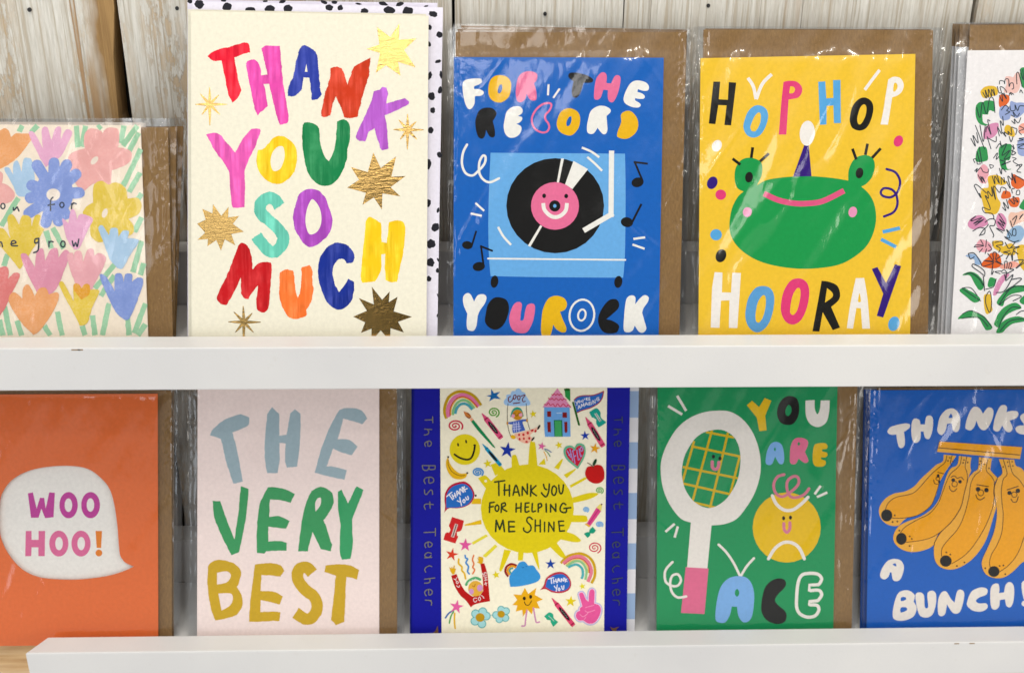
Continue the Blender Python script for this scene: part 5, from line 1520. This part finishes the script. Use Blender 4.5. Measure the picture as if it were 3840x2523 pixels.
A('S2', 'speech_bubble', 'small blue bubble reading THANK YOU'); a.P('b83a48', '1480,650 1560,645 1620,690 1645,760 1620,820 1550,850 1460,845 1390,812 1335,822! 1370,780 1400,700'); a.P('2f68bc', '1480,672 1560,665 1610,705 1632,760 1610,808 1550,832 1460,828 1390,790! 1410,720')
a.crop('D8')
for ls in (('625,188 760,155', '692,172 710,300'), ('752,200 762,290', '808,190 826,280', '755,245 818,235'), ('850,272 872,175 916,255', '860,230 900,222'), ('946,255 946,182 1000,240 1004,165'), ('1030,170 1042,260', '1076,190 1036,220 1086,245'), ('770,360 806,410', '846,330 820,490'), ('890,405 912,440 892,475 868,440 890,405'), ('950,360 972,440 1000,430 1005,352')):
    a.sub('lettering'); a.S('e6e4f2', 24, *((ls,) if isinstance(ls, str) else ls))
A('S2', 'star_doodle'); a.star('14409c', 1440, 565, 56, 0, .38)
A('S2', 'star_doodle'); a.star('e0c81e', 1640, 935, 60, 5, .40)
A('S2', 'star_doodle'); a.star('e2d83c', 1755, 785, 34, -12)
A('D8', 'crayon_doodle'); a.crayon(710, 655, 1250, 1335, 118, 'd84870', '8c1838')
A('D8', 'sharpener_doodle'); a.P('32a684', '525,1100! 650,1005 740,1050 750,1120! 780,1170 870,1240! 750,1360! 690,1260 680,1200! 600,1190!'); a.L('cfe4d8', 20, '635,1090 765,1225'); a.L('5a8a78', 9, '640,1100 765,1235')
A('D8', 'peace_hand', 'pink hand making a peace sign'); HND = '1380,560 1440,520 1490,560 1540,680 1610,740! 1625,520 1680,440 1750,480 1755,640 1745,790! 1860,830 1910,920 1890,1050 1820,1190 1720,1270 1600,1275 1480,1200! 1370,1200 1300,1110 1320,1010 1400,960! 1400,900 1460,860! 1420,720'
a.P('b9b8de', HND); a.S('b9b8de', 84, HND, closed=1); a.P('b9b8de', HND); a.S('f2d2e4', 30, HND, closed=1); a.P('e05c9a', HND); a.S('f2a6c8', 13, '1530,890 1740,830', '1520,960 1600,1000 1760,950', '1400,1050 1470,1110 1560,1060 1600,1010', '1500,1180 1540,1130')
A('D7', 'shooting_star'); a.S('3c68aa', 40, '390,960 280,1030 200,1140'); a.S('4c9a4e', 34, '395,990 330,1110 295,1270'); a.S('e0b41e', 40, '425,1030 415,1200 435,1395'); a.star('dc629e', 470, 870, 180, 10, .38)
A('D7', 'flower_glasses'); 
for cx, cy, prs, r1, r2 in ((1045, 1130, ((935, 1040), (1110, 990), (1195, 1095), (1090, 1285), (920, 1220)), 95, 112), (1560, 1050, ((1435, 1070), (1560, 940), (1680, 975), (1665, 1145), (1515, 1175)), 82, 92)):
    a.O('58a8aa', *[(x, y, r1 + 12, r1 + 12) for x, y in prs], (cx, cy, r1, r1)); a.O('a4d4d8', *[(x, y, r1 - 8, r1 - 8) for x, y in prs], (cx, cy, r1, r1)); a.O('ba920c', (cx, cy, r2, r2 - 6))
a.S('6ab0b4', 14, '1290,1080 1350,1068')
a.close()

# --- YOU ARE ACE tennis card
GQ = [(2466, 1440), (3141, 1440), (3125, 2349), (2462, 2359)]
c_ = Card('greeting_card', 'kraft-backed card pack mostly hidden behind the green tennis card', [(2450, 1440), (3225, 1440), (3205, 2348), (2448, 2359)], .0075, Z_LO, 20, 'packs stacked behind the front cards')
c_.sheet('envelope', [(2475, 1436), (3210, 1436), (3190, 2348), (2468, 2359)], .0009, KRAFT)
c_.sheet('card_panel', [(2472, 1452), (3132, 1452), (3118, 2348), (2468, 2358)], 0, PAPER('0c8a58'))
c_.sleeve([(2426, 1430), (3236, 1430), (3212, 2348), (2428, 2359)], .0009, 53, None, .6, .003)
gc = Card('greeting_card', 'green card with a tennis racket and ball reading YOU ARE ACE', GQ, .0036, Z_LO, 20)
gc.sheet('card_panel', GQ, 0, PAPER('08945c'))
gc.sheet('envelope', [(2475, 1426), (3216, 1426), (3194, 2348), (2470, 2359)], .0012, KRAFT)
WH, YE, BK, BL, PK = 'f0eae4', 'e9c02a', '060806', '82b2e8', 'e07094'
a = Art(gc).crop('N1')
dsh = lambda crop, w, ls: (a.crop(crop), a.part('printed_dash'), a.L(WH, w, ls))
dsh('N1', 28, '395,180 490,340'); dsh('N1', 28, '298,288 448,378'); dsh('N1', 26, '1920,1135 1855,1225'); dsh('N1', 26, '1990,1205 1880,1255'); dsh('N2', 26, '368,235 270,320'); dsh('N2', 26, '402,262 368,380')
a.crop('N1'); a.part('tennis_racket', 'white racket with yellow strings and a pink grip')
HOLE = '830,538 920,560 1000,620 1050,720 1068,860 1045,1040 990,1170 920,1270 830,1340 740,1370 650,1350 560,1290 490,1190 455,1090 445,970 470,830 530,710 600,620 700,560'
a.sub('strings'); a.L('d8b432', 24, '765,545 555,1310', '935,570 745,1370', '1062,815 950,1255', '575,660 450,1095', '700,565 1000,622', '545,715 1065,825', '455,935 1040,1055', '455,1110 960,1225', '560,1310 800,1365')
a.sub('face'); a.O(BK, (780, 825, 17, 21), (850, 845, 17, 21)); a.S('d87e98', 34, '768,880 770,940 800,960 830,940 837,885')
a.part('racket_frame'); a.P(WH, '840,337 960,350 1080,420 1180,540 1250,700 1282,880 1270,1050 1210,1230 1110,1390 1020,1490 900,1540 760,1555! 715,2012! 500,2000! 540,1525! 430,1480 320,1340 250,1180 220,1000 230,850 290,690 390,530 520,420 680,355', h=[HOLE])
a.part('racket_grip'); a.P(PK, '485,1998 728,2012 685,2495 435,2483', s=0)
q = lambda crop, lab: (a.crop(crop), a.part('printed_letter', lab))
q('N1', 'yellow letter Y'); a.P(YE, '1135,280 1190,232 1265,300 1325,203 1395,232 1330,390 1345,545 1268,555 1240,410', s=0)
q('N1', 'black letter O'); a.P(BK, '1455,370 1480,260 1540,195 1610,183 1670,215 1692,300 1680,400 1630,475 1560,490 1490,460', h=['1577,278 1605,300 1608,350 1580,392 1550,380 1545,330'])
q('N1', 'white letter U'); a.P(WH, '1758,230! 1855,225! 1858,320 1885,375 1912,320 1920,230! 2015,228! 2010,340 1985,450 1930,500 1870,510 1800,470 1762,380')
q('N1', 'blue letter A'); a.P(BL, '1335,860 1350,770 1390,690 1450,668 1505,700 1528,780 1530,870 1510,905 1475,895 1435,825! 1405,900 1370,915 1340,900', h=['1433,728 1444,748 1433,768 1422,748'])
q('N1', 'pink letter R'); a.P(PK, '1592,850 1600,720 1640,640 1710,625 1775,650 1785,700 1752,775! 1788,860 1775,888 1740,888 1685,845! 1660,895 1625,908 1597,890', h=['1687,670 1701,690 1687,710 1673,690'])
q('N1', 'yellow letter E'); a.P('e4ba2c', '1835,800 1850,710 1890,685 1960,682 1990,705 1985,740 1935,748! 1935,770! 1985,785 1990,815 1960,835 1925,830! 1925,855! 1968,870 1972,905 1940,930 1870,928 1840,890')
a.crop('N1'); a.part('tennis_ball', 'yellow tennis ball with a face'); a.O(YE, (1558, 1577, 362, 372)); a.S(WH, 34, '1405,1240 1450,1330 1530,1390 1620,1390 1710,1330 1785,1255'); a.crop('N2'); a.S(WH, 34, '1365,605 1430,500 1520,435 1610,435 1690,490 1745,605')
a.sub('face'); a.O(BK, (1525, 175, 16, 22), (1598, 168, 16, 21)); a.S('d88098', 32, '1528,232 1530,290 1560,325 1590,290 1592,222')
a.crop('N1'); a.part('squiggle'); a.S('d47c92', 30, '1530,1015 1460,1040 1420,1120 1440,1210 1510,1250 1600,1200 1680,1120 1680,1050 1630,1035 1570,1080 1560,1160 1590,1240 1650,1260 1740,1230 1795,1165')
a.crop('N2'); a.part('squiggle'); a.S(WH, 26, '345,640 270,730 270,840 330,890 400,890 435,830 400,770 340,790 320,870 340,960 400,1015 490,1005')
a.part('printed_dash'); a.S(WH, 26, '835,455 920,540 1000,660 1065,795', '1210,600 1130,690 1068,795')
q('N2', 'blue letter A'); a.P(BL, '800,1200 820,1030 860,900 930,820 1020,790 1120,800 1180,860 1210,960 1210,1080 1190,1210 1150,1270 1090,1275 1045,1210 1030,1115! 975,1112! 955,1200 910,1275 860,1285 810,1265', h=['1030,925 1052,950 1050,985 1030,1008 1010,985 1010,950'])
q('N2', 'black letter C'); a.P(BK, '1290,1080 1320,930 1380,850 1460,815 1530,825 1552,870 1530,920 1470,980 1435,1040 1460,1090 1540,1160 1558,1220 1530,1280 1450,1298 1350,1260 1295,1180')
q('N2', 'white outlined letter E'); a.S(WH, 34, '1665,1000 1680,860 1720,780 1800,760 1890,770 1930,820 1900,880! 1800,885! 1800,945! 1900,940 1930,990 1890,1050! 1800,1060! 1800,1095! 1880,1100 1900,1150 1860,1210 1780,1225 1700,1190 1665,1120', closed=1)
a.close()
gc.sleeve([(2437, 1426), (3226, 1425), (3204, 2348), (2436, 2359)], .0012, 7, GQ, .9)

# --- THANKS A BUNCH bananas
NQ = [(3264, 1463), (4290, 1458), (4262, 2334), (3250, 2344)]
for k in range(2):
    c_ = Card('greeting_card', ['rearmost blue card, only its dark left edge showing beside the banana card', 'middle blue card, only its left edge showing beside the banana card'][k],
              [(3240 + 11 * k, 1460), (4280, 1456), (4250, 2334), (3226 + 11 * k, 2344)], [.0095, .0066][k], Z_LO, 20, 'blue cards behind the banana card')
    c_.sheet('card_panel', c_.quad, 0, PAPER('154a9c'), .001)
    c_.sheet('envelope', [(3300, 1452), (4290, 1448), (4260, 2334), (3290, 2344)], .0011, KRAFT)
bn = Card('greeting_card', 'blue card with smiling bananas reading THANKS A BUNCH!, at the right edge', NQ, .0036, Z_LO, 20)
bn.sheet('card_panel', NQ, 0, PAPER('1a60bc'))
bn.sheet('envelope', [(3290, 1455), (4310, 1450), (4290, 2334), (3280, 2344)], .0012, KRAFT)
WH, LN, BA, BE = 'f0e8e0', '3c2808', 'f0a810', 'eeb04a'
a = Art(bn).crop('E1')
q = lambda crop, lab: (a.crop(crop), a.part('printed_letter', lab))
q('E1', 'letter T'); a.P(WH, '205,490 250,430 350,395 480,370 550,380 565,410 540,455 465,505! 480,620 475,720 430,762 385,740 360,650 345,545! 270,550 220,530')
q('E1', 'letter H'); a.P(WH, '590,370 620,300 670,293 715,320 728,385! 800,385! 820,270 870,243 915,265 932,340 920,480 880,600 840,618 800,590 778,500! 735,495! 730,600 700,660 650,680 605,640 585,520')
q('E1', 'letter A'); a.P(WH, '1005,420 1040,270 1130,160 1230,130 1310,170 1355,260 1362,380 1340,480 1290,508 1245,470 1228,370! 1155,375! 1130,480 1080,550 1030,540 1000,490', h=['1215,212 1240,260 1230,280 1178,280'])
q('E1', 'letter N'); a.P(WH, '1445,430 1480,270 1550,130 1620,103 1680,140 1725,215! 1790,130 1840,115 1885,150 1890,240 1840,380 1770,470 1710,470 1660,420 1620,325! 1590,420 1530,480 1470,465')
q('E1', 'letter K'); a.P(WH, '1890,420 1920,270 1990,110 2060,75 2108,110 2100,190! 2180,170 2270,180 2290,230 2250,290 2150,322! 2195,430 2180,490 2130,508 2080,480 2030,400! 1990,480 1940,498 1895,470')
q('E1', 'letter S'); a.P(WH, '2560,215 2440,190 2340,230 2320,290 2370,370 2370,400 2300,405 2245,440 2260,500 2330,540 2460,540 2520,470 2500,390 2430,330 2450,300 2550,290')
a.part('banana_bunch', 'bunch of four bananas with faces')
a.crop('E2')
BAN = ['964,-285! 950,-190 860,-140 760,-50 650,50 550,160 420,230 270,260 150,330 75,430 60,520 90,610 160,680 260,712 340,705! 450,600 700,500 850,300 900,100 1060,-150 1139,-267!',
       '1178,-267! 1150,-140 1060,-90 1000,20 950,180 900,330 800,470 640,580 450,650 330,720 265,830 270,930 350,1020 480,1070 620,1065 760,1020 830,970! 900,800 1150,500 1250,300 1285,100 1345,-60! 1335,-130 1349,-245!',
       '1454,-250! 1440,-90 1380,-40 1300,60 1250,250 1200,450 1080,640 920,800 840,930 825,1080 850,1210 930,1290 1060,1318 1200,1280 1350,1180 1480,1030 1570,860 1650,600 1700,400 1665,150 1712,40! 1620,-60 1615,-100 1634,-232!',
       '1730,-223! 1780,-35 1700,60 1665,200 1680,350 1700,450 1700,600 1660,800 1580,1000 1500,1180 1500,1290 1560,1390 1680,1435 1800,1425 1920,1350 2030,1240 2130,1150 2230,900 2250,500 2200,150 2060,-80 1970,-130 1945,-215!']
LIN = [('1007,-270 981,-175 880,-90 788,-8 700,90 540,250 300,310 190,390 150,480', '245,600 400,600 600,560 780,430 860,250 905,100', '1080,-270 1058,-175 1075,-130'),
       ('1212,-265 1180,-130 1060,-20 1000,100 940,260 880,400 760,540 600,620 430,720 360,800', '1285,-258 1262,-120 1285,-40 1290,80 1230,380 1080,640 880,820 700,900 440,938'),
       ('1495,-245 1475,-70 1400,0 1340,120 1310,320 1240,580 1150,760 1000,930 935,1030 930,1130', '1580,-238 1555,-70 1630,20 1668,110 1660,250 1690,420', '1665,330 1640,470 1540,720 1380,980 1240,1130 1075,1235', '1300,60 1250,250 1200,450 1080,640 920,800 840,930 828,985'),
       ('1790,-220 1845,-20 1790,60 1765,220 1775,400 1790,560 1770,800 1700,980 1630,1100 1600,1210 1610,1290', '1870,-215 1920,-30 2010,60 2085,170', '2110,770 2030,1010 1950,1160 1850,1270 1745,1345', '1712,40 1665,200 1690,420')]
TIP = [(168, 563, 78, 84), (372, 888, 74, 84), (990, 1198, 82, 80), (1660, 1343, 79, 75)]
DOT = [[(280, 562), (250, 655), (315, 648)], [(342, 775), (488, 855), (517, 890), (487, 988)], [(998, 1078), (1053, 1107), (1250, 1217), (1145, 1267)], [(1540, 1297), (1740, 1265), (1793, 1258), (1820, 1380)]]
for k in range(4):
    a.part('banana') if k else a.part('banana', 'leftmost banana, half hidden')
    a.P(BE, BAN[k])
    # plump middle between the two ridge lines is a deeper yellow
    mids = ['981,-175 880,-90 700,90 540,250 300,310 190,390 150,480! 245,600 400,600 600,560 780,430 860,250 905,100! 1058,-175!',
            '1180,-130 1060,-20 1000,100 940,260 880,400 760,540 600,620 430,720 360,800! 440,938 700,900 880,820 1080,640 1230,380 1288,80 1262,-120!',
            '1475,-70 1400,0 1340,120 1310,320 1240,580 1150,760 1000,930 935,1030 930,1130! 1075,1235 1240,1130 1380,980 1540,720 1640,470 1662,250 1630,20 1555,-70!',
            '1845,-20 1790,60 1765,220 1775,400 1790,560 1770,800 1700,980 1630,1100 1600,1210 1610,1290! 1745,1345 1850,1270 1950,1160 2030,1010 2110,770 2130,400 2085,170 1920,-30!'][k]
    a.P(BA, mids)
    a.S(LN, 9, *LIN[k])
    a.sub('tip'); a.O('0d0b10', TIP[k])
    a.sub('speckles'); a.O('50330c', *[(x, y, 12, 12) for x, y in DOT[k]])
    if k == 0:
        a.sub('face'); a.S(LN, 10, '822,70 838,118 885,130', '880,-38 960,-18'); a.O('1a1a1c', (885, 12, 20, 26), (900, 95, 14, 26)); a.ring(LN, 9, 882, 52, 26, 26)
    elif k == 1:
        a.sub('face'); a.S(LN, 11, '1065,30 1110,12 1150,48', '1160,45 1205,30 1242,68', '1040,150 1055,205 1100,230 1145,190'); a.O('1a1a1c', (1095, 70, 27, 25), (1190, 92, 25, 25)); a.ring(LN, 10, 1115, 125, 37, 38)
    elif k == 2:
        a.sub('face'); a.S(LN, 13, '1425,135 1585,160', '1410,275 1430,325 1475,345 1530,312'); a.O('1a1a1c', (1440, 198, 32, 33), (1558, 210, 31, 32)); a.ring(LN, 10, 1478, 247, 40, 42)
    else:
        a.sub('face'); a.S(LN, 12, '1845,205 2000,155', '1900,335 1930,375 1975,370 2000,302'); a.O('1a1a1c', (1878, 248, 30, 29), (1995, 218, 31, 31)); a.ring(LN, 10, 1945, 272, 37, 38)
a.crop('E1'); a.part('stem_crown'); a.P(BE, '1030,655 2345,745 2310,935 988,820', s=0); a.P(BA, '1030,655 2345,745 2318,865 1350,782 1010,752', s=0); a.S(LN, 13, '1010,755 1350,785 2310,870')
a.O('50330c', *[(x, y, 11, 12) for x, y in ((1195, 915), (1165, 962), (1243, 975), (1420, 950), (1408, 995), (1478, 988), (1678, 968), (1668, 1020), (1740, 1018), (1818, 1082), (2043, 1060), (2113, 983), (2130, 1047), (2185, 975), (2197, 1043))])
q('E2', 'letter A'); a.P(WH, '75,1390 110,1290 180,1200 270,1170 360,1190 405,1260 400,1350 360,1450 310,1480 255,1460 235,1360! 215,1355! 190,1420 140,1455 95,1440', h=['250,1248 290,1232 302,1275'])
q('B1', 'letter B'); a.P(WH, '275,1300 300,1250 350,1238 390,1265 385,1305! 402,1340 385,1390 330,1415 275,1410 262,1375', h=['312,1280 335,1278 340,1292 312,1302', '310,1340 340,1338 345,1355 310,1368'])
q('B1', 'letter U'); a.P(WH, '395,1270 420,1250 445,1268 450,1335 470,1335 465,1260 490,1240 515,1258 515,1320 495,1380 455,1398 415,1375')
q('B1', 'letter N'); a.P(WH, '528,1300 545,1255 575,1245 605,1290 625,1310! 640,1245 665,1235 682,1260 670,1330 650,1370 615,1370 580,1320! 570,1375 545,1390 528,1370')
q('B1', 'letter C'); a.P(WH, '700,1300 725,1245 775,1222 815,1230 812,1262 770,1280 750,1300 770,1315 810,1315 818,1340 785,1362 735,1358 700,1330')
q('B1', 'letter H'); a.P(WH, '835,1240 850,1205 880,1200 888,1230 885,1255! 915,1250! 925,1205 950,1190 972,1215 972,1290 955,1335 930,1330 920,1290! 890,1295! 885,1335 860,1352 838,1330')
q('B1', 'exclamation mark'); a.P(WH, '1018,1200 1045,1178 1065,1195 1055,1285 1030,1288'); a.O(WH, (1036, 1316, 18, 17))
a.close()
bn.sleeve([(3246, 1452), (4320, 1446), (4296, 2334), (3232, 2344)], .0012, 8, NQ, .8)
